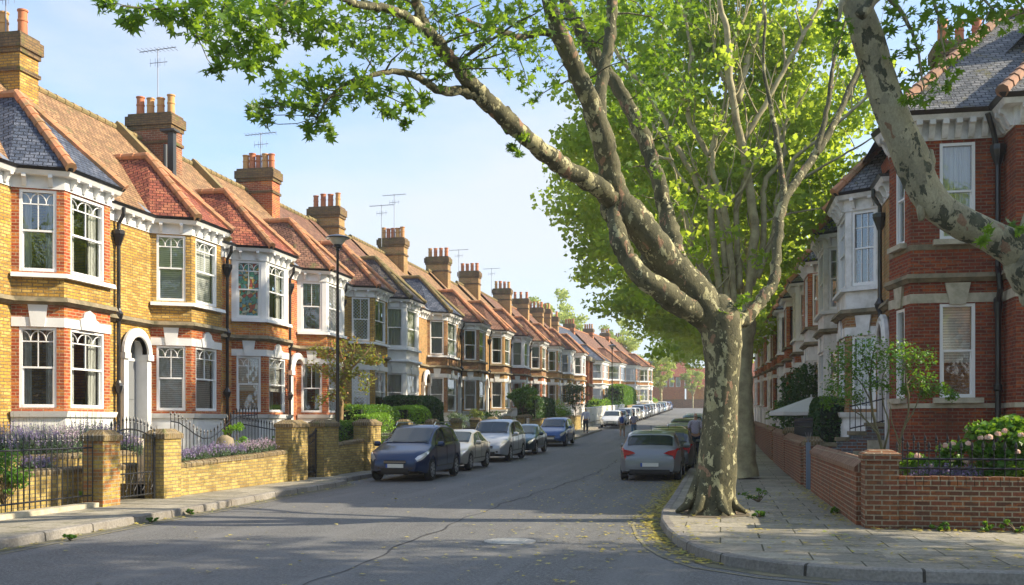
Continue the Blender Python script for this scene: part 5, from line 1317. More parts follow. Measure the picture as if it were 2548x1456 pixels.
far = [('hatch',WHT,'white hatchback with black nose beside the walking couple'),('saloon',DGR,'dark grey saloon just behind the walking couple'),('hatch',CREAM,'pale hatchback second behind the couple'),('hatch',WHT,'white hatchback, third behind the couple'),
 ('saloon',CHAMP,'champagne saloon, fourth behind the couple'),('mpv',WHT,'white people carrier, fifth behind the couple'),('hatch',GRY,'silver grey hatchback, sixth behind the couple'),('mpv',DGR,'dark people carrier, seventh behind the couple'),('hatch',SILV,'silver hatchback, eighth behind the couple'),
 ('mpv',WHT,'white tall car, ninth behind the couple'),('saloon',SILV,'silver saloon, tenth behind the couple'),('hatch',WHT,'white hatchback, eleventh behind the couple'),('saloon',DGR,'dark saloon, twelfth behind the couple'),('hatch',SKY,'light blue hatchback near the far end of the left row'),('mpv',WHT,'white people carrier near the far end of the left row'),
 ('hatch',MAR,'maroon hatchback near the far end of the left row'),('saloon',SILV,'silver saloon last but one in the left row'),('hatch',BLUE,'blue hatchback at the very end of the left row')]
for i, (k, cc, lb_) in enumerate(far): car(k, -9.4, 89.0+i*5.7, cc, lb_)
XRc = -2.02
gr = 'cars parked along the right kerb'
# cars on the right face away from the camera: local front is -y, turned by 180 degrees
car('hatch', XRc, 30.0+4.15, GRY, 'grey hatchback seen from behind, nearest car at the right kerb', math.pi, gr, metal=.3)
car('hatch', XRc+.25, 35.2+4.15, DGR, 'dark grey car with reddish roof edge directly in front of the grey hatchback', math.pi, gr)
car('mpv', XRc+.0, 40.2+4.55, GRN, 'dark green tall car, third from the camera at the right kerb', math.pi, gr, sc_=.93)
fr = [('saloon',BLK,'black saloon, fourth at the right kerb'),('hatch',SILV,'silver hatchback, fifth at the right kerb'),('mpv',DGR,'dark grey people carrier, sixth at the right kerb'),('hatch',WHT,'white hatchback, seventh at the right kerb'),('saloon',BLUE,'blue saloon, eighth at the right kerb'),('hatch',SKY,'light blue hatchback beyond the man, ninth at the right kerb'),('hatch',WHT,'white hatchback, tenth at the right kerb')]
for i, (k, cc, lb_) in enumerate(fr): car(k, XRc, 50.5+i*5.9, cc, lb_, math.pi, gr)

# ------------------------------------------------------------------ garden walls, piers, railings (left side)
def pier(x0, x1, y0, y1, zt, mat, label, cap=CAPM, zb=None, pyr=.05, group='brick gate piers', capm=None):
    zb = g((y0+y1)/2)-.05 if zb is None else zb
    o = empty('brick_pier', ((x0+x1)/2, (y0+y1)/2, zb), 0, label, 'pier', group); w_, d_ = (x1-x0)/2, (y1-y0)/2; h = zt-zb
    mb = MB(); mb.box(-w_, w_, -d_, d_, 0, h-.16); mb.build('shaft', mat, o)
    mb = MB(); mb.box(-w_-.035, w_+.035, -d_-.035, d_+.035, h-.16, h-.06)
    a, b = w_+.035, d_+.035; t = h-.06; e = .55
    mb.poly([(-a,-b,t),(a,-b,t),(a*e,-b*e,h+pyr),(-a*e,-b*e,h+pyr)]); mb.poly([(a,-b,t),(a,b,t),(a*e,b*e,h+pyr),(a*e,-b*e,h+pyr)])
    mb.poly([(a,b,t),(-a,b,t),(-a*e,b*e,h+pyr),(a*e,b*e,h+pyr)]); mb.poly([(-a,b,t),(-a,-b,t),(-a*e,-b*e,h+pyr),(-a*e,b*e,h+pyr)]); mb.poly([(-a*e,-b*e,h+pyr),(a*e,-b*e,h+pyr),(a*e,b*e,h+pyr),(-a*e,b*e,h+pyr)])
    mb.build('cap', cap, o); return o
def gwall(x, y0, y1, z0, z1, mat, label, cap=CAPM, th=.24, gable=0, name='garden_wall', group='low brick garden walls'):
    zb = g(y0)-.1; o = empty(name, (x, y0, zb), 0, label, 'wall', group); L = y1-y0; a, b = z0-zb, z1-zb; w_ = th/2
    def slab(mb, w0, bz0, tz0, bz1, tz1):
        p = [(-w0,0,bz0),(w0,0,bz0),(w0,L,bz1),(-w0,L,bz1),(-w0,0,tz0),(w0,0,tz0),(w0,L,tz1),(-w0,L,tz1)]
        for f in ((0,3,2,1),(4,5,6,7),(0,1,5,4),(1,2,6,5),(2,3,7,6),(3,0,4,7)): mb.poly([p[i] for i in f])
    mb = MB(); slab(mb, w_, 0, a-.11, 0, b-.11); mb.build('brickwork', mat, o)
    mb = MB()
    if gable:
        q = w_+.03
        for zz, hh in ((0,0),):
            A = [(-q,0,a-.11),(q,0,a-.11),(q,0,a-.04),(.02,0,a+gable),(-.02,0,a+gable),(-q,0,a-.04)]; B = [(u, L, v+(b-a)) for u, _, v in A]
            mb.poly(A); mb.poly(B[::-1])
            for i in range(6): j = (i+1) % 6; mb.poly([A[j], A[i], B[i], B[j]])
    else:
        n = max(1, int(L/.078))
        for i in range(n):
            t0, t1 = i/n, (i+.93)/n; za, zc = lerp(a, b, t0), lerp(a, b, t1); j = random.uniform(-.006, .008)
            q = w_+.02+j; A = [(-q,L*t0,za-.11),(q,L*t0,za-.11),(q,L*t0,za-.035),(q*.6,L*t0,za+j),(-q*.6,L*t0,za+j),(-q,L*t0,za-.035)]; B = [(u, L*t1, v+zc-za) for u, _, v in A]
            mb.poly(A); mb.poly(B[::-1])
            for k in range(6): m = (k+1) % 6; mb.poly([A[m], A[k], B[k], B[m]])
    mb.build('coping', cap, o); return o
def finial(mb, p, s=1): mb.lathe(p, [(.012*s,0),(.022*s,.01*s),(.012*s,.03*s),(.026*s,.05*s),(.020*s,.085*s),(.002,.14*s)], 6)
def fence(A, B, z0, z1, n, label, name='iron_railing', cat='railing', group='black iron railings', post=(), curve=None, rail=(.12,-.16), r=.011, scroll=False, fin=True, knob=None):
    A = Vector(A); B = Vector(B); o = empty(name, A, 0, label, cat, group); d = B-A; L = d.length; mb = MB(); mr = MB()
    zt = lambda t: (z1 if not curve else curve(t))
    for i in range(n+1):
        t = i/n; p = d*t; mb.tube([p+Vector((0,0,z0)), p+Vector((0,0,zt(t)-.02))], r, 5)
        if fin: finial(mb, (p.x,p.y,p.z+zt(t)-.03))
    mr.tube([d*(k/12)+Vector((0,0,z0+rail[0])) for k in range(13)], .016, 4); mr.build('rail', IRON, o); mr = MB()
    mr.tube([d*(k/12)+Vector((0,0,zt(k/12)+rail[1])) for k in range(13)], .016, 4); mr.build('rail', IRON, o); mr = MB()
    if scroll:
        mr.tube([Vector((0,0,z0+.48)), d+Vector((0,0,z0+.48))], .014, 4)
        m = 5
        for i in range(m):
            c = d*((i+.5)/m); u = d.normalized()
            for s in (1,-1): mr.tube([c+u*s*(.09*math.sin(math.pi*t/8*1.0)+.02*math.sin(2*math.pi*t/8))*(1 if t<8 else 0)+Vector((0,0,z0+.12+.36*t/8)) for t in range(9)], .008, 4)
    mb.build('uprights', IRON, o); mr.build('scrollwork', IRON, o)
    for t in post:
        mp_ = MB(); p = d*t; mp_.tube([p+Vector((0,0,-.15)), p+Vector((0,0,z1+.02))], .032, 8); mp_.lathe((p.x,p.y,p.z+z1+.02), [(.02,0),(.045,.03),(.045,.07),(.015,.11),(.002,.14)], 8); mp_.build('post', BLACK, o)
    return o
Y_ = lambda px, X=WL: yat(px, X)
ya, yb, yc_, yd = Y_(232), Y_(276), Y_(386), Y_(430)
mb = MB(); o = empty('kerb_plinth', (WL, 8, .12), 0, 'mossy low stone plinth carrying the black railing at the left edge', 'plinth'); mb.box(-.13,.13,0,ya-8-.01,-.1,.09); mb.build('stone', STONEL, o)
fence((WL,9.5,.20), (WL,ya-.02,.20), .03, 1.20, 52, 'tall black spiked railing in front of the lavender at the left edge', post=(.565,))
pier(WL-.22, WL+.2, ya, yb, 1.52, brick('brick_pier_mixed', (.40,.15,.05), (.30,.22,.06), (.33,.28,.18), c3=(.50,.36,.08), st=.5), 'red and yellow brick pier at the left end of the iron gate')
fence((WL,yb+.02,.16), (WL,yc_-.02,.16), .05, 1.2, 12, 'black iron gate with arched top and scroll panel, left of the lavender wall', 'garden_gate', 'gate', None, curve=lambda t: 1.22+.36*math.sin(math.pi*min(1, .25+t*.62))-.0, rail=(.03,-.16), scroll=True, post=(.985,))
pier(WL-.24, WL+.2, yc_, yd, 1.53, WALLY, 'mossy yellow brick pier between the iron gate and the lavender wall')
y2a, y2b, y3a, y3b = Y_(706), Y_(746), Y_(787), Y_(824)
gwall(WL, yd, y2a, .84, .98, WALLY, 'long yellow brick wall with lavender spilling over its top')
pier(WL-.24, WL+.24, y2a, y2b, 1.74, WALLY, 'yellow brick pier at the right end of the lavender wall')
fence((WL,y2b+.02,.16), (WL,y3a-.02,.16), .05, 1.25, 12, 'narrow black spiked gate between two yellow brick piers', 'garden_gate', 'gate', None, curve=lambda t: 1.30-.18*math.sin(math.pi*t), rail=(.08,-.18), post=(.02,.98))
pier(WL-.24, WL+.24, y3a, y3b, 1.76, WALLY, 'yellow brick pier beside the tall black lamp post')
y4a, y4b = Y_(897), Y_(931)
gwall(WL, y3b, y4a, 1.08, 1.20, WALLY, 'short yellow brick wall below the lamp post', cap=CAPM)
pier(WL-.24, WL+.24, y4a, y4b, 1.78, WALLY, 'yellow brick pier with pyramid cap left of the navy people carrier')
y = y4b; k = 0; nth = ['first','second','third','fourth','fifth','sixth','seventh','eighth','ninth','tenth']
while y < 61:
    e = min(y+3.3, 61.5)
    gwall(WL-.05, y, e, .62+g(y), .62+g(e), WALLY, 'low yellow brick wall under railings behind the parked cars, %s bay along' % nth[k], group='low walls behind the parked cars')
    fence((WL-.05,y,.62+g(y)), (WL-.05,e,.62+g(e)), .0, .62, 20, 'black spiked railing on the low wall behind the parked cars, %s bay along' % nth[k], group='railings on the low walls')
    pier(WL-.26, WL+.16, e, e+.5, 1.75+g(e), WALLY, 'mossy yellow brick pier behind the parked cars, %s along' % nth[k], group='piers behind the parked cars')
    y = e+.5; k += 1
gwall(WL, y, 85, 1.45+g(63), 1.25+g(85), WALLY, 'yellow brown wall beside the walking man in the pale shirt', cap=CAPM)
mb = MB(); o = empty('garden_gate', (WL+.02, 61.0, g(61)+.13), 0, 'dark solid garden gate just left of the walking man', 'gate'); mb.box(.15,.19,-1.0,.1,0,1.45); mb.build('panel', DOORB, o); mb = MB(); mb.box(.19,.205,-1.0,.1,.95,1.0); mb.build('rail', METAL, o)
WSTONE = plain('white_garden_wall', (.70,.70,.66), .7, c2=(.45,.44,.38), scale=1.2)
gwall(WL-.3, 88, 128, 1.8+g(88), 1.7+g(128), WSTONE, 'white rendered garden wall in front of the white houses', cap=WSTONE, group='far garden walls', gable=.02)
gwall(WL-.1, 130, 200, 1.5+g(130), 1.5+g(200), WALLY, 'far ochre brick garden wall behind the distant cars', group='far garden walls', gable=.05)
# raised beds behind the left railing
for x, zt, lb_ in ((-12.25,.86,'lower brick retaining wall of the raised bed behind the railing'), (-12.85,1.10,'upper brick retaining wall of the raised lavender bed')):
    gwall(x, 9, Y_(330, x), zt, zt, WALLY, lb_, group='retaining walls of the raised bed')
tag(MB().build('x', SOIL), None) if False else None
mb = MB(); mb.box(-12.75,-12.35,9,19.5,.3,.72); tag(mb.build('bed_soil', SOIL), kind='structure'); mb = MB(); mb.box(-14.6,-12.95,9,19.5,.3,.98); tag(mb.build('bed_soil', SOIL), kind='structure')
# railings right in front of the houses
fence((-13.6,Y_(425,-13.6),.47), (-13.6,Y_(640,-13.6),.47), .0, 1.1, 26, 'black railing with swept top in front of the white plinth of the yellow house', curve=lambda t: 1.42-.55*math.sin(math.pi*min(1,t*1.3))**2+.2*t, rail=(.05,-.14))
fence((-13.4,Y_(600,-13.4),.47), (-13.4,Y_(745,-13.4),.47), .0, 1.3, 22, 'black railing in front of the stained glass house', curve=lambda t: 1.35-.35*t, rail=(.05,-.14))

# ------------------------------------------------------------------ right side walls
ry = 16.05
pier(2.12, 2.60, ry, ry+.46, 1.30, WALLD, 'corner brick pier where the two red garden walls meet', cap=WALLD, pyr=0.0)
gwall(2.20, ry+.46, 24.6, 1.06, 1.10, WALLR, 'red brick garden wall with sloping brick coping running up the pavement', cap=CAPR, gable=.10, th=.30)
o = empty('garden_wall', (2.6, ry+.05, -.05), 0, 'dark red brick wall facing the side street under the roses', 'wall', 'low brick garden walls')
mb = MB(); mb.box(0,12,0,.26,0,.82); mb.build('brickwork', WALLD, o); mb = MB()
for i in range(100): 
    j = random.uniform(-.004,.006); mb.box(i*.118+.002, i*.118+.112, -.015+j, .275, .82, .955+j)
mb.build('coping', WALLD, o)
fence((2.62,ry+.30,.90), (9,ry+.30,.90), .0, .42, 42, 'black iron railing standing behind the wall under the roses', r=.008)
fence((3.0,ry+2.1,.5), (9,ry+2.1,.5), .0, .9, 34, 'second black railing in the corner garden behind the rose bush')
pier(2.02, 2.42, 25.8, 26.3, 1.32, WALLD, 'brick pier beyond the gate opening on the right pavement')
mb = MB(); o = empty('gate_post', (2.05, 25.3, .12), 0, 'slim blue grey metal gate post at the end of the red wall', 'post'); mb.box(-.05,.05,-.05,.05,0,1.12); mb.build('shaft', plain('bluegrey_paint', (.16,.20,.26), .5), o); mb = MB(); 
for s in (-.07,0,.07): mb.tube([(0,0,1.1),(s*.4,0,1.2),(s,0,1.36)], .008, 4)
mb.build('spikes', METAL, o)
gwall(2.15, 27.0, 33.6, 1.22, 1.30, WALLR, 'second red brick wall farther up the right pavement', cap=CAPR, gable=.10, th=.30)
pier(1.98, 2.42, 33.6, 34.1, 1.52, WALLD, 'brick pier behind the big trunk up the right pavement')
gwall(2.15, 34.1, 41, 1.35, 1.40, WALLR, 'third red brick wall up the right pavement', cap=CAPR, gable=.10, th=.30)
gwall(2.15, 42, 66, 1.35+g(42), 1.2+g(66), WALLR, 'long far brick wall up the right pavement', cap=CAPR, gable=.08, th=.30)
fence((2.3,27.1,1.2), (2.3,33.5,1.2), .0, .55, 30, 'black iron railing behind the second right wall')
o = empty('step_wall', (2.35, 25.1, .2), 0, 'blue grey painted stepped brick wall beside the front steps', 'wall')
mb = MB(); 
for i, (x0, x1, h) in enumerate(((0,.34,.95),(.34,.62,1.08),(.62,1.0,1.22),(1.0,1.5,1.42))): mb.box(x0, x1, 0, .22, 0, h)
mb.build('brickwork', BLUEB, o); mb = MB()
for i, (x0, x1, h) in enumerate(((0,.34,.95),(.34,.62,1.08),(.62,1.0,1.22),(1.0,1.5,1.42))): mb.box(x0-.03, x1-.005, -.04, .26, h+.002, h+.09)
mb.build('coping', STONE, o)
fence((3.0,25.3,1.3), (3.85,25.3,1.5), .15, .95, 7, 'thin black handrail above the blue grey step wall', fin=False)

# ------------------------------------------------------------------ plants
def hedge(x0, x1, y0, y1, z0, z1, mat, label, lsz=.055, dens=520, name='hedge', group='clipped hedges'):
    o = empty(name, ((x0+x1)/2, (y0+y1)/2, z0), 0, label, 'hedge', group); w_, d_, h = (x1-x0)/2, (y1-y0)/2, z1-z0
    rg = np.random.default_rng(int(y0*10)); n = int(dens*2*((w_*2+d_*2)*h+w_*d_*2))
    u = rg.uniform(-1,1,(n,3)); ax = rg.integers(0,3,n); p = u.copy(); area = np.array([d_*h, w_*h, w_*d_*2]); area = area/area.sum(); ax = rg.choice(3, n, p=area)
    sgn = np.where(rg.random(n) < .5, -1, 1); sgn = np.where(ax == 2, 1, sgn); p[np.arange(n), ax] = sgn
    p = p*rg.uniform(.93, 1.02, (n,1)); rd = np.maximum(np.abs(p[:,:2]).max(1), np.abs(p[:,2])); k = 6
    nm = (np.abs(p)**k).sum(1)**(1/k); p = p/np.maximum(nm, .9)[:,None]
    wob = 1+.05*np.sin(p[:,1]*d_*3.1+1)*np.sin(p[:,2]*5+p[:,0]*3)
    P = np.stack([p[:,0]*w_*wob, p[:,1]*d_, (p[:,2]*.5+.5)*h*(1+.03*np.sin(p[:,1]*d_*2.3))], 1)+rg.normal(0, .02, (n,3))
    leaves('foliage', mat, P, lsz, KITE, o, flat=.1)
    mb = MB(); mb.box(-w_*.86,w_*.86,-d_*.94,d_*.94,0,h*.93); mb.build('dark_core', plain('hedge_inner', (.012,.022,.008), .95), o); return o  # solid near-black box filling the inside of the hedge
def bush(x, y, z0, rx, ry_, h, mat, label, lsz=.06, n=2600, stem=0, name='bush', cat='bush', group='front garden shrubs', cl=26, fmat=None, nf=0, fs=.1, seed=0):
    o = empty(name, (x, y, z0), 0, label, cat, group); rg = np.random.default_rng(int(abs(x*37+y*91))+seed)
    c = (0, 0, stem+(h-stem)/2); P, C = crownpts(c, (rx*.75, ry_*.75, (h-stem)*.38), cl, max(6, n//cl), min(rx, ry_, (h-stem)/2)*.42, rg)
    P[:,2] = np.maximum(P[:,2], .02); leaves('foliage', mat, P, lsz, KITE, o, flat=.2)
    mb = MB(); random.seed(int(x*10+y))
    if stem > .3: limb(mb, [(0,0,-.05,.05),(random.uniform(-.05,.05),0,stem*.5,.04),(0,.03,stem,.035)], 3, 6)
    for q in C[:10]: twig(mb, (0,0,stem*.95), q, .022 if stem > .3 else .012, .004)
    mb.build('stems', BARKB, o, smooth=True)
    if nf:
        F = blobpts((0,0,stem+(h-stem)/2), (rx*1.0, ry_*1.0, (h-stem)*.5), nf, rg, .9); leaves('flowers', fmat, np.repeat(F, 7, 0)+rg.normal(0, fs*.22, (nf*7,3)), fs*.75, KITE, o)
    return o
def lavender(x, y, z0, rx, ry_, h, fm, label, n=420, group='lavender clumps', gm=LEAFG):
    o = empty('lavender', (x, y, z0), 0, label, 'lavender', group); rg = np.random.default_rng(int(abs(x*31+y*77)))
    b = rg.uniform(-.6, .6, (n,2))*np.array([rx, ry_]); hh = h*rg.uniform(.6, 1.0, n)*(1-.35*(np.abs(b[:,0]/rx)+np.abs(b[:,1]/ry_)))
    t = np.stack([b[:,0]*rg.uniform(1.0,1.9,n)+rg.normal(0,.03,n), b[:,1]*rg.uniform(1.0,1.7,n)+rg.normal(0,.03,n), hh], 1); B3 = np.concatenate([b, np.zeros((n,1))], 1)
    d = t-B3; L = np.linalg.norm(d, axis=1)
    V = BLADE.copy(); V[:,0] *= .35
    leaves('stalks', gm, B3, L/.97, V, o, rots=d)
    m = n*8; i = rg.integers(0, n, m); f = rg.uniform(.15, .82, m)[:,None]; leaves('foliage', gm, B3[i]+d[i]*f+rg.normal(0,.012,(m,3)), .045, TRI, o, flat=.9)
    sp = 6; fl = np.where(rg.random(n) < .6)[0]; i = np.repeat(fl, sp); f = (np.tile(np.linspace(.86, 1.06, sp), len(fl)))[:,None]
    leaves('flowers', fm, B3[i]+d[i]*f+rg.normal(0,.006,(len(i),3)), .030, TRI, o, flat=.5); return o
# raised bed behind the left railing
for i, (px, X, h, fm, lb_) in enumerate(((25,-13.3,.80,LAV,'tall lavender clump at the far left edge of the raised bed'),(95,-13.25,.80,LAV,'tall pale lavender clump left of the dark flowering one'),(150,-13.3,.78,LAVP,'whitish lavender clump in the middle of the raised bed'),(215,-13.2,.92,LAVD,'tallest lavender clump with dark purple spikes against the white windowsill'),(262,-13.6,.80,LAVD,'dark lavender clump beside the gate with the arched top'))):
    lavender(X, Y_(px, X), .95, .55, .6, h, fm, lb_, 620)
lavender(-12.5, Y_(95,-12.5), .70, .25, .35, .45, LAV, 'low lavender clump between the two retaining walls', 260)
lavender(-12.9, Y_(322,-12.9), .95, .3, .35, .55, LAV, 'small lavender clump seen through the arched gate', 260)
bush(-12.1, Y_(10,-12.1), .3, .4, .5, 1.1, LEAFH, 'leafy green shrub behind the railing at the left edge', .06, 1500)
bush(-11.75, Y_(226,-11.75), .13, .18, .25, .42, LEAFHL, 'bright green weed at the foot of the railing', .09, 160, cl=8, name='weed', cat='weed', group='pavement weeds')
ys_ = np.linspace(Y_(445,-11.9), Y_(722,-11.9), 8)
lbl = ['deep purple','purple','violet','lilac','pinkish lilac','pale pink','palest pink','faded mauve']
for i, yy in enumerate(ys_): lavender(-11.86, yy, .74+.02*i, .22, .45, .46+.03*(i%3), [LAV,LAV,LAV,LAV,LAVP,LAVP,LAVP,LAVP][i], '%s lavender clump over the long yellow wall, %s from the left' % (lbl[i], nth[i]), 300)
bush(-12.9, Y_(588,-12.9), .45, .4, .45, 1.5, LEAFHL, 'bright green young shrub behind the boulder and lavender wall', .09, 500, cl=14)
o = empty('boulder', (-12.5, Y_(560,-12.5), .45), 0, 'rounded brown boulder standing behind the lavender wall', 'boulder')
mb = MB(); mb.lathe((0,0,0), [(.16,0),(.24,.35),(.26,.6),(.20,.85),(.08,.93)], 9); random.seed(2); mb.v = [(a+random.uniform(-.02,.02), b+random.uniform(-.02,.02), c+random.uniform(-.02,.02)) for a,b,c in mb.v]; mb.build('stone', STONE, o, smooth=True)
bush(-12.3, Y_(690,-12.3), .5, .3, .4, 1.0, LEAFH, 'green plant between the black railing and yellow pier', .07, 500)
bush(-12.5, Y_(790,-12.6), .45, .4, .6, 1.3, LEAFH, 'green shrub behind the narrow black gate', .07, 1000)
hedge(-12.6,-11.9, y3b+.2, y4b+.8, .45, 1.72, LEAFH, 'low dark green hedge behind the wall under the lamp post', .06, 420)
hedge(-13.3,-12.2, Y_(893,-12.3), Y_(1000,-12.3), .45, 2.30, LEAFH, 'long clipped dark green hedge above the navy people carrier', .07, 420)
hedge(-13.3,-12.1, Y_(1003,-12.3), Y_(1068,-12.3), .5, 2.36, LEAFHL, 'sunlit bright end of the long clipped hedge', .07, 420)  # sunlight on this end is put into a lighter leaf colour
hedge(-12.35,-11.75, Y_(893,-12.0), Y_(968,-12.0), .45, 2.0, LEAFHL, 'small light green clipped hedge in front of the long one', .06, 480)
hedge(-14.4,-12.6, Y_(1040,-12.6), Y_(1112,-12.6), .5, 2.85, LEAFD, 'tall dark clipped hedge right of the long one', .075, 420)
# garden tree beside the lamp post
random.seed(12)
tg = empty('garden_tree', (-12.9, Y_(846,-12.9), .45), 0, 'thin garden tree with sparse yellowing leaves beside the lamp post', 'tree'); D3 = (tg.location.y*CT-tg.location.x*ST)
mb = MB(); o3 = -Vector(tg.location); tips = []
for s in ('846,1115,26 848,1030,22 850,960,18 862,930,12 900,890,7 925,860,3', '850,1000,14 835,950,10 805,925,7 775,905,4', '850,965,12 858,920,9 850,885,6 840,850,3', '862,935,8 890,930,6 915,945,4 905,975,2', '846,980,9 815,985,6 790,1000,3', '860,930,7 880,880,5 880,850,3', '850,900,6 810,880,4 780,870,2', '905,885,5 930,900,3 945,890,2', '835,950,7 820,900,5 800,880,3'):
    tips += limb(mb, [L4(float(a), float(b), D3+random.uniform(-.3,.3), float(c)*.62) for a,b,c in (t.split(',') for t in s.split())], 4, 6)
P = []; rg = np.random.default_rng(4)
for p, r in tips:
    if r < .07 and random.random() < .95: P.append(blobpts(p, (.30,.30,.22), 20, rg, .1))
for i in range(60): p, r = random.choice(tips); twig(mb, p, p+Vector((random.uniform(-.5,.5),random.uniform(-.4,.4),random.uniform(-.1,.5))), .009, .003, 3, 4)
mb.build('trunk', plain('bark_ochre', (.30,.20,.10), .9, c2=(.18,.12,.06), scale=8), tg, smooth=True).location = o3
leaves('crown', leafm('autumn_leaf', (.11,.19,.03), (.28,.28,.05), (.5,.5,.06), .35, yellow=(.55,.18,.04)), np.concatenate(P), .10, KITE, tg).location = o3
# further gardens
for px, X, h, rx, mt, lb_, st in ((1145,-13,1.9,.75,LEAFG,'grey green olive shrub right of the tall dark hedge',0),(1185,-13,2.0,.6,LEAFY,'yellowish open shrub above the silver people carrier',.6),(1205,-12.3,1.5,1.0,LEAFG,'rounded blue green mound of lavender cotton above the silver car',0),(1228,-13.4,1.9,.8,LEAFH,'bright green shrub left of the small round tree',0),
    (1245,-12.3,1.55,.9,LEAFG,'low grey green shrub in front of the bright one',0),(1262,-12.6,1.6,.6,LEAFHL,'yellow green shrub under the small round tree',0),(1110,-12.4,1.3,.5,LEAFHL,'little bright shrub beside the tall dark hedge',0),
    (1378,-12.8,2.5,1.0,LEAFHL,'bright green bush behind the dark clipped one',0),(1400,-12.4,2.0,1.0,LEAFH,'green bush left of the conical shrub',0),(1452,-12.6,1.9,1.0,LEAFG,'grey green bush before the red end pier',0),(1492,-12.4,2.7,1.3,LEAFHL,'bright green rounded bush above the wall by the walking man',0),(1520,-12.6,2.6,1.5,LEAFH,'green bush above the wall right of the walking man',0)):
    yy = Y_(px, X); bush(X, yy, .45+g(yy), rx, rx*1.1, h, mt, lb_, .10, 1300, stem=st, cl=18)
for px, X, h, rx, mt, lb_, st, n in ((1300,-12.3,3.3,1.35,LEAFH,'small round crowned tree in front of the red brick house',1.5,3000),(1432,-13.2,4.0,1.35,LEAFD,'conical dark shrub in front of the last terraced houses',.9,2600)):
    yy = Y_(px, X); bush(X, yy, .45+g(yy), rx, rx, h, mt, lb_, .13, n, stem=st, cl=26, name='small_tree', cat='tree', group=None)
yy = Y_(1352,-12.2); hedge(-13.3,-11.9, Y_(1330,-12), Y_(1382,-12), .4+g(yy), 2.75+g(yy), LEAFD, 'dark clipped bush above the bright blue car', .10, 200)
rg = random
hedge(-14.6,-12.1, 112, 127, g(118)+.3, g(118)+2.2, LEAFH, 'green hedge on top of the white garden wall', .2, 90)
hedge(-14.0,-11.9, 128.5, 150, g(130)+.3, g(130)+4.2, LEAFH, 'tall dark green hedge in front of the third white house', .24, 110)
hedge(-12.8,-11.6, 172, 198, g(180)+.3, g(180)+2.4, LEAFHL, 'bright clipped hedge near the far end of the street', .22, 30)
for x, yy, s, lb_ in ((-13.5,160,2.2,'pale rounded bush beside the distant lamp post'),(-12.6,168,1.8,'light green bush behind the distant parked cars')): bush(x, yy, g(yy)+.2, s, s, s*1.9, LEAFY, lb_, .28, 800, cl=16)

# right side plants
rr = lambda px, d: at(px, 1053, d)
p = rr(1908, 39); bush(3.0, 38.5, .3, 1.25, 2.2, 4.0, LEAFD, 'large dark green bush behind the white parasol on the right', .12, 5200, cl=60, group='right side shrubs')
bush(2.9, 46.5, .3, 1.0, 1.8, 3.2, LEAFH, 'green bush farther up the right side behind the trunk', .13, 1800, cl=30, group='right side shrubs')
hedge(2.45, 3.7, 27.3, 30.6, .3, 2.35, LEAFD, 'dark glossy hedge above the second right wall', .07, 420)
bush(2.7, 32.0, .4, .5, .9, 1.7, LEAFD, 'spiky leaved dark shrub below the white parasol', .16, 420, cl=16, group='right side shrubs')
def rosetree(px, d, lb_, sticks, blobs, seed):
    random.seed(seed); rg = np.random.default_rng(seed); b = at(px, 1100, d); o = empty('rose_tree', (b.x, b.y, .3), 0, lb_, 'shrub', 'thin rose trees in the corner garden'); of = -Vector(o.location); mb = MB(); tips = []
    for s in sticks: tips += limb(mb, [L4(float(a), float(b_), d+random.uniform(-.12,.12), float(c)*.42) for a,b_,c in (t.split(',') for t in s.split())], 4, 6)
    P = []
    for a, b_, r_ in blobs:
        c = at(a, b_, d+random.uniform(-.3,.3)); q = min(tips, key=lambda t: (t[0]-c).length); twig(mb, q[0], c, .007, .003, 3, 4); P.append(blobpts(c, (r_*1.45*d/2548,)*3, 150, rg, .05))
    mb.build('stems', plain('rose_stem', (.17,.17,.08), .8, c2=(.10,.08,.05), scale=9), o, smooth=True).location = of
    leaves('foliage', LEAFH, np.concatenate(P), .052, KITE, o).location = of; return o
rosetree(2195, 19.5, 'taller thin rose tree with spreading stems in front of the rendered bay',
  ['2196,1180,20 2192,1110,18 2178,1060,16 2168,1000,14 2165,940,12 2172,890,8 2180,850,4','2185,1080,12 2150,1040,9 2120,1020,6 2085,1000,3','2168,1000,10 2140,950,8 2110,920,6 2085,900,4','2165,940,8 2150,890,6 2140,860,3','2200,1120,14 2212,1060,11 2200,1010,8 2195,950,6 2210,900,4','2150,1040,6 2120,990,5 2100,960,3'],
  [(2090,880,26),(2110,900,26),(2130,870,30),(2160,865,30),(2185,875,28),(2080,920,24),(2105,950,24),(2130,930,26),(2070,965,20),(2150,910,24),(2190,915,24),(2100,985,20),(2130,990,16),(2215,880,24),(2170,955,16),(2060,1000,16),(2205,960,18)], 3)
rosetree(2238, 18.6, 'second thin rose tree in front of the corner house brickwork',
  ['2240,1180,18 2238,1110,16 2250,1060,13 2262,1010,11 2255,950,9 2250,900,6 2240,860,3','2250,1060,10 2275,1020,8 2290,980,6 2310,950,4','2255,960,8 2280,920,6 2300,885,4','2240,1110,10 2220,1050,7 2215,1000,4'],
  [(2235,870,24),(2255,885,26),(2280,900,26),(2305,890,22),(2240,920,24),(2270,950,22),(2300,945,22),(2320,965,18),(2250,975,16),(2345,970,14),(2370,985,12),(2300,980,14)], 6)
for i, (px, py, d, lb_) in enumerate(((2286,910,18.2,'single cream rose bloom high on the second rose tree'),(2235,930,18.3,'white rose bloom between the two rose trees'))): pass
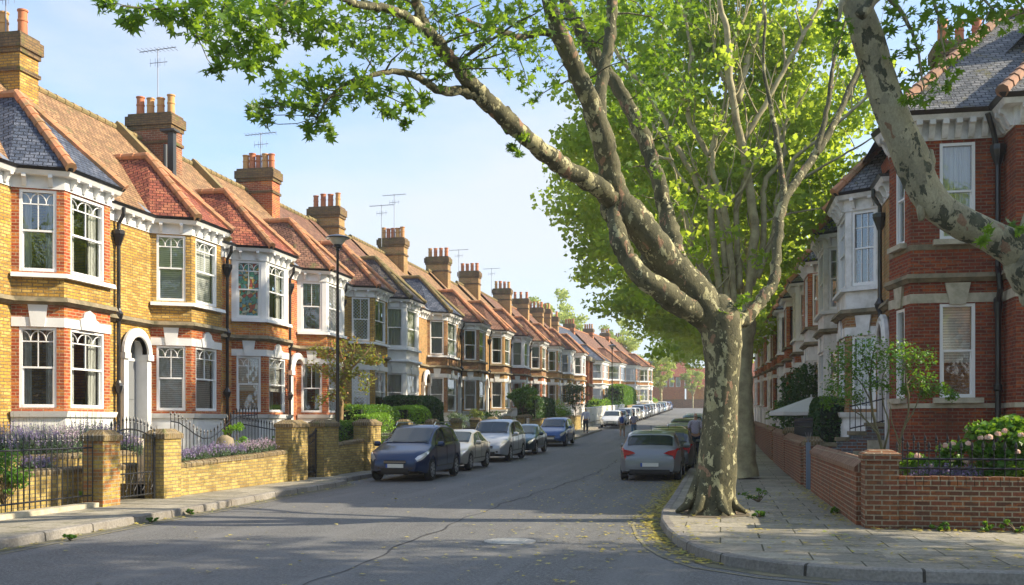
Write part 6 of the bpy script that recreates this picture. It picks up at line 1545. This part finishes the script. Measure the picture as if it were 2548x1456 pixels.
def rosebush(x, y, z0, rx, ry_, h, lb_, n, blooms):
    o = bush(x, y, z0, rx, ry_, h, LEAFH, lb_, .085, n, cl=26, name='rose_bush', cat='rose bush', group='flowering plants in the corner garden')
    rb = np.random.default_rng(n)
    for i in range(len(blooms)):
        th = math.pi*(1.08+.84*(i+.5)/len(blooms)); el = rb.uniform(.15, 1.1); s = rb.uniform(.8, 1.35); px = i
        c = Vector((math.cos(th)*math.cos(el)*rx*.84, math.sin(th)*math.cos(el)*ry_*.92, h*.5+math.sin(el)*h*.34)); k = s
        mb = MB(); rq = np.random.default_rng(int(px)); rad = .036*k
        for j in range(26):
            u = Vector(rq.normal(size=3)); u.z = abs(u.z)*.8-.1; u.normalize(); e = c+u*rad*(.55+.45*rq.random()); v = u.orthogonal().normalized(); v.rotate(Matrix.Rotation(rq.random()*6.3, 3, u)); w_ = v.cross(u); q = rad*.8
            mb.poly([e-v*q, e-v*q*.4-w_*q*.8, e+v*q*.4-w_*q*.8+u*.004, e+v*q+u*.006, e+v*q*.4+w_*q*.8, e-v*q*.4+w_*q*.8])
        mb.lathe(c, [(.005,-rad*.6),(rad*.6,-rad*.2),(rad*.6,rad*.2),(.01,rad*.6)], 8)
        mb.build('rose_bloom', ROSE, o)
    return o
c = at(2500, 1120, 15.6)
rosebush(c.x+.02, 17.0, .55, 1.25, .62, 1.30, 'big leafy rose bush with pink and cream blooms over the side wall', 6500,
  [(2436,1133,15.3,1.5),(2462,1085,15.6,1.3),(2490,1078,15.5,1.4),(2420,1110,15.6,1.1),(2422,1165,15.2,1.2),(2520,1085,15.4,1.0),(2455,1150,15.2,.9),(2500,1063,15.8,1.1),(2535,1050,15.5,.9),(2400,1150,15.5,.9)]+[(0,0,0,0)]*8)
c = at(2310, 1130, 16.4)
rosebush(c.x+.1, 17.2, .5, .6, .4, .95, 'low rose bush with pale pink blooms behind the purple lavender', 2600, [(2305,1100,16.4,1.1),(2340,1118,16.0,1.0),(2395,1120,16.2,1.2),(0,0,0,0)])
for i, (px, lb_) in enumerate(((2300,'deep blue lavender at the left behind the side wall'),(2345,'deep blue lavender in the middle behind the side wall'),(2395,'deep blue lavender next to the big rose bush'))):
    c = at(px, 1170, 15.9); lavender(c.x, ry+.62, .62, .25, .22, .48, LAV, lb_, 300, group='flowering plants in the corner garden', gm=LEAFH)
bush(2.75, ry+.75, .35, .22, .3, .55, LEAFHL, 'bright green leaves just behind the corner pier', .1, 140, cl=8, group='right side shrubs')
for i, (x, y, s, lb_) in enumerate(((3.2,15.9,.16,'ivy creeping at the foot of the side wall near the corner pier'),(3.7,15.85,.17,'ivy patch at the foot of the side wall below the lavender'),(4.15,15.8,.2,'grass tuft and ivy at the wall foot below the rose bush'),(2.02,18.6,.13,'small weed growing out of the red wall'),(.62,17.6,.14,'grass tuft right of the big trunk'),(.75,21,.3,'green weeds behind the big trunk'),(-9.2,13.2,.1,'green weed in the left gutter near the camera'),(-9.55,17.3,.1,'green weed in the left gutter opposite the iron gate'),(-9.45,15.8,.09,'small weed in the left gutter before the iron gate'))):
    bush(x, y, .12 if x > -9 else .02, s*1.8, s*1.1, s*1.0, LEAFH, lb_, .045, 220, cl=9, name='weed', cat='weed', group='pavement weeds')
# parasol in the garden behind the trunk
o = empty('parasol', (2.95, 35.2, .35), 0, 'off white garden parasol over the right garden behind the big trunk', 'parasol'); mb = MB(); A = [(1.35*math.cos(R(a)), 1.35*math.sin(R(a)), 1.72) for a in range(0,360,45)]
CANV = plain('canvas_white', (.62,.63,.62), .85)
for i in range(8): mb.poly([A[i], A[(i+1)%8], (0,0,2.22)]); a, b = A[i], A[(i+1)%8]; mb.poly([(a[0],a[1],1.60),(b[0],b[1],1.60),b,a])
mb.build('canopy', CANV, o); mb = MB(); mb.tube([(0,0,0),(0,0,2.3)], .025, 6); mb.build('pole', WHITE, o)

# ------------------------------------------------------------------ lamp posts
LG = plain('lamp_glass', (.55,.55,.48), .2)
def lamp(x, y, z0, h, label, s=1):
    o = empty('street_lamp', (x, y, z0), 0, label, 'street lamp', 'black street lamps'); mb = MB()
    mb.lathe((0,0,0), [(.12,-.1),(.12,.12),(.085,.2),(.085,1.3),(.07,1.36),(.062,1.4),(.05,h*.6),(.042,h-.55),(.07,h-.5),(.05,h-.45)], 12); mb.build('post', BLACK, o, smooth=True, sharp=35)
    mb = MB(); mb.lathe((0,0,h-.45), [(.05,0),(.16,.05),(.12,.10),(.15,.15)], 12); mb.build('collar', BLACK, o, smooth=True, sharp=35)
    mb = MB(); mb.lathe((0,0,h-.32), [(.14,0),(.28,.17),(.30,.20)], 14); mb.build('lantern_glass', LG, o, smooth=True, sharp=35)
    mb = MB(); mb.lathe((0,0,h-.12), [(.38,0),(.40,.02),(.30,.07),(.14,.11),(.02,.14)], 18); mb.build('lamp_hood', BLACK, o, smooth=True, sharp=35); return o
yl = Y_(840,-12.05); lamp(-12.05, yl, .3, 7.45, 'tall black street lamp standing over the yellow garden walls')
lamp(-10.05, 97, g(97)+.1, 7.6, 'black street lamp behind the walking couple before the white houses')
lamp(-9.9, 150, g(150)+.1, 7.6, 'distant black street lamp beside the tall hedge')

# ------------------------------------------------------------------ people
def skinmesh(name, verts, edges, rad, mat, parent, root=0, lv=2):
    me = bpy.data.meshes.new(name); me.from_pydata([tuple(v) for v in verts], edges, []); me.materials.append(mat)
    o = bpy.data.objects.new(name, me); COL.objects.link(o); o.parent = parent
    m = o.modifiers.new('skin', 'SKIN'); m.use_smooth_shade = True
    for i, r in enumerate(rad): me.skin_vertices[0].data[i].radius = (r, r) if not isinstance(r, tuple) else r
    me.skin_vertices[0].data[root].use_root = True
    s = o.modifiers.new('subd', 'SUBSURF'); s.levels = lv; s.render_levels = lv; return o
SKIN = plain('skin', (.50,.27,.18), .6)
def person(x, y, z, head, label, top, legs, hair, stride=.18, arms=((.06,-.02),(.06,.02)), shorts=False, H=1.76, backpack=None, hairlong=False, lean=0, bent=None, bald=False):
    o = empty('person', (x, y, z), head, label, 'person'); s = H/1.76; o.scale = (s, s, s)
    fx = stride
    # local +y = walking direction
    J = {'pel':(0,0,.95),'waist':(0,.0,1.10),'chest':(0,lean*.6+.0,1.32),'neck':(0,lean,1.49),'h0':(0,lean+.01,1.58),'h1':(0,lean+.015,1.69),'h2':(0,lean+.0,1.745)}
    V = []; E = []; Rd = []; idx = {}
    def a(n, p, r, par=None):
        idx[n] = len(V); V.append(p); Rd.append(r)
        if par: E.append((idx[par], idx[n]))
    a('pel', J['pel'], (.135,.115)); a('waist', J['waist'], (.13,.11), 'pel'); a('chest', J['chest'], (.155,.12), 'waist'); a('sh', (0,lean*.85,1.43), (.10,.08), 'chest'); a('neck', J['neck'], .055, 'sh')
    a('h0', J['h0'], .070, 'neck'); a('h1', J['h1'], .088, 'h0'); a('h2', J['h2'], .062, 'h1')
    a('nose', (0, lean+.105, 1.635), .015, 'h1')
    T1 = {}
    for sd, nm in ((-1,'L'),(1,'R')):
        f = fx*sd; kn = (sd*.10, f*.55+.03, .50); an = (sd*.10, f*1.0-(.05 if f < 0 else 0), .09+(.05 if f < 0 else 0)); 
        a('hip'+nm, (sd*.09, 0, .88), .095, 'pel'); a('kn'+nm, kn, .060, 'hip'+nm); a('an'+nm, an, .040, 'kn'+nm); a('toe'+nm, (sd*.11, an[1]+.17, an[2]-.055-(.02 if f < 0 else 0)), .034, 'an'+nm)
        T1[nm] = (kn, an)
        sh = (sd*.19, lean*.85, 1.41); 
        if bent and bent[0 if sd < 0 else 1]: el = (sd*.30, lean+.02, 1.18); wr = bent[0 if sd < 0 else 1]
        else: el = (sd*.25, lean*.4-.04-fx*sd*.3, 1.15); wr = (sd*.26, lean*.4+.03-fx*sd*.7, .92)
        a('s'+nm, sh, .062, 'sh'); a('e'+nm, el, .044, 's'+nm); a('w'+nm, wr, .030, 'e'+nm)
        d = (Vector(wr)-Vector(el)).normalized(); pm = Vector(wr)+d*.06; a('p'+nm, tuple(pm), (.036,.022), 'w'+nm)
        u = d.cross(Vector((1,0,0))).normalized()
        for k, (oo, ln) in enumerate(((-.028,.060),(-.010,.072),(.010,.067),(.028,.052))):
            q = pm+d*.025+u*oo; a('f%d'%k+nm, tuple(q), .0095, 'p'+nm); a('g%d'%k+nm, tuple(q+d*ln+Vector((-sd*.012,0,0))), .008, 'f%d'%k+nm)
        a('t'+nm, tuple(pm-d*.015+u*.045), .010, 'p'+nm); a('tt'+nm, tuple(pm+d*.03+u*.062), .008, 't'+nm)
        T1['a'+nm] = (sh, el, wr)
    body = skinmesh('body', V, E, Rd, SKIN, o, 0, 1)
    # shirt
    V = [J['pel'], J['waist'], J['chest'], (0,lean*.85,1.44)]; E = [(0,1),(1,2),(2,3)]; Rr = [(.168,.145),(.165,.140),(.185,.145),(.105,.085)]
    V[0] = (0,0,.93)
    for nm in 'LR':
        sh, el, wr = T1['a'+nm]; b = len(V); V += [sh, tuple(Vector(sh).lerp(Vector(el), .55)), tuple(Vector(sh).lerp(Vector(el), .95))]; E += [(3,b),(b,b+1),(b+1,b+2)]; Rr += [.082,.072,.066]
        if top[1]: V.append(tuple(Vector(el).lerp(Vector(wr), .85))); E.append((b+2, b+3)); Rr.append(.048)
    skinmesh('shirt', V, E, Rr, top[0], o)
    V = [(0,0,1.0)]; E = []; Rr = [(.150,.130)]
    for sd, nm in ((-1,'L'),(1,'R')):
        kn, an = T1[nm]; b = len(V); V += [(sd*.09,0,.86), tuple(Vector((sd*.09,0,.86)).lerp(Vector(kn), .75))]; E += [(0,b),(b,b+1)]; Rr += [.122,.095]
        if not shorts: V += [kn, tuple(Vector(kn).lerp(Vector(an), .93))]; E += [(b+1,b+2),(b+2,b+3)]; Rr += [.083,.066]
        else: V.append(tuple(Vector((sd*.09,0,.86)).lerp(Vector(kn), .98))); E.append((b+1,b+2)); Rr.append(.095)
    skinmesh('shorts' if shorts else 'trousers', V, E, Rr, legs, o)
    for nm in 'LR':
        kn, an = T1[nm]; q = Vector(an); skinmesh('shoe', [q+Vector((0,-.04,-.045)), q+Vector((0,.06,-.05)), q+Vector((0,.18,-.06))], [(0,1),(1,2)], [.048,.046,.038], plain('shoe_dark', (.03,.03,.035), .6) if not shorts else plain('shoe_pale', (.4,.4,.4), .6), o)
    if hair:
        if bald: V = [(0,lean-.045,1.60),(0,lean-.05,1.66)]; E = [(0,1)]; Rr = [.060,.070]
        else: V = [(0,lean-.035,1.60),(0,lean-.03,1.68),(0,lean-.005,1.745)]; E = [(0,1),(1,2)]; Rr = [.078,.088,.075]
        if hairlong: V.append((0,lean-.07,1.50)); E.append((0,len(V)-1)); Rr.append(.075)
        skinmesh('hair', V, E, Rr, hair, o)
    if backpack:
        mb = MB(); prof = [(.02,1.02),(.12,1.05),(.15,1.2),(.14,1.38),(.07,1.47),(.02,1.48)]
        mb.lathe((0,-.20+lean*.5,0), prof, 12); mb.v = [(v[0], (v[1]+.20)*.65-.20, v[2]) for v in mb.v]
        b = tag(mb.build('backpack', backpack, None, smooth=True), 'bright blue rucksack on the back of the walker in shorts', 'backpack'); b.location = (x, y, z); b.rotation_euler = (0,0,head); b.scale = (s,s,s)
    return o
shirt_l = plain('shirt_lilac', (.68,.70,.86), .8); navy_t = plain('trousers_navy', (.015,.025,.06), .8); jeans = plain('jeans_blue', (.07,.16,.30), .85, c2=(.12,.22,.36), scale=20); jeansd = plain('jeans_dark', (.018,.035,.075), .85)
def mcheck():
    m, nt, b = newmat('shirt_checked'); uv = nt.nodes.new('ShaderNodeTexCoord').outputs['Object']
    t = node(nt, 'ShaderNodeTexChecker'); t.inputs['Scale'].default_value = 34; nt.links.new(uv, t.inputs['Vector']); t.inputs[1].default_value = (.55,.52,.62,1); t.inputs[2].default_value = (.25,.25,.36,1)
    nt.links.new(t.outputs[0], b.inputs['Base Color']); b.inputs['Roughness'].default_value = .85; return m
CHECK = mcheck(); HAIRG = plain('hair_grey', (.35,.33,.30), .8); HAIRR = plain('hair_auburn', (.32,.12,.04), .7); HAIRB = plain('hair_brown', (.12,.07,.04), .7); KHAKI = plain('shorts_khaki', (.36,.31,.22), .85); BLUEPK = plain('backpack_blue', (.02,.07,.35), .6)
p = at(1729, 1118, 46); person(-.96, 41.2, g(41.2)+.13, 0, 'stocky man in checked shirt and dark jeans walking away beside the right kerb', (CHECK, False), jeansd, HAIRG, .14, H=1.90, bald=True)
person(-9.72, 75.0, g(75)+.13, R(4), 'grey haired man in pale lilac shirt and navy trousers on the left pavement', (shirt_l, True), navy_t, HAIRG, .12, H=1.88)
person(-6.65, 71.0, g(71), R(-3), 'auburn haired walker in khaki shorts wearing a blue rucksack', (shirt_l, False), KHAKI, HAIRR, .22, shorts=True, H=1.72, backpack=BLUEPK, hairlong=False, bent=(None,(.16,.22,1.42)))
person(-5.92, 71.8, g(71.8), R(3), 'brown haired walker in patterned top and blue jeans with an arm raised to the head', (CHECK, False), jeans, HAIRB, .18, H=1.74, hairlong=True, bent=(None,(.20,.06,1.62)))

# ------------------------------------------------------------------ fallen leaves
rg = np.random.default_rng(77); pts = []
for i in range(3200):                       # along the right kerb
    y = rg.uniform(12.5, 34) if rg.random() < .8 else rg.uniform(34,60); xk = pl(KRN[6:][::1], y) if y > 12.45 else .05
    x = xk - abs(rg.normal(0, .24)) if rg.random() < .88 else xk-abs(rg.normal(0, 1.6)); pts.append((x, y, g(y)+.012))
for i in range(760): 
    y = rg.uniform(11.8, 24); x = rg.uniform(-.7, 2.0) if y > 13.5 else rg.uniform(.5, 4.5); pts.append((x, y, .137))
for i in range(120): y = rg.uniform(11.9, 16); x = rg.uniform(2, 6); pts.append((x, min(y,15.9), .137))
for i in range(380): pts.append((rg.uniform(-9, -1.2), rg.uniform(8, 42), .012))
for i in range(700): pts.append((-1.2-abs(rg.normal(0,2.0)), rg.uniform(9, 36), .012))
for i in range(360):
    y = rg.uniform(8, 34); pts.append((kl(y)+abs(rg.normal(0,.16)), y, g(y)+.012))
for i in range(260): y = rg.uniform(17, 28); pts.append((2.0-abs(rg.normal(0,.12)), y, .137))
for i in range(200): x = rg.uniform(2.2, 6); pts.append((x, 15.98-abs(rg.normal(0,.12)), .137))
P = np.array(pts); o = leaves('fallen_leaves', FALL, P+np.array([0,0,.008]), .088, STAR, None, flat=7, seed=5); tag(o, 'yellow and green plane leaves scattered over road, gutter and pavement', 'fallen leaves', kind='stuff')

# ------------------------------------------------------------------ thin summer haze
m = bpy.data.materials.new('haze'); m.use_nodes = True; nt = m.node_tree; nt.nodes.clear(); o_ = nt.nodes.new('ShaderNodeOutputMaterial')
pv = nt.nodes.new('ShaderNodeVolumePrincipled'); pv.inputs['Color'].default_value = (.92,.94,1,1); pv.inputs['Density'].default_value = .0006; pv.inputs['Anisotropy'].default_value = .3
nt.links.new(pv.outputs[0], o_.inputs['Volume'])
mb = MB(); mb.box(-120, 120, -60, 330, -1.5, 40); tag(mb.build('haze', m), 'thin pale summer haze filling the street', 'haze', kind='stuff')
sc.cycles.volume_bounces = 1
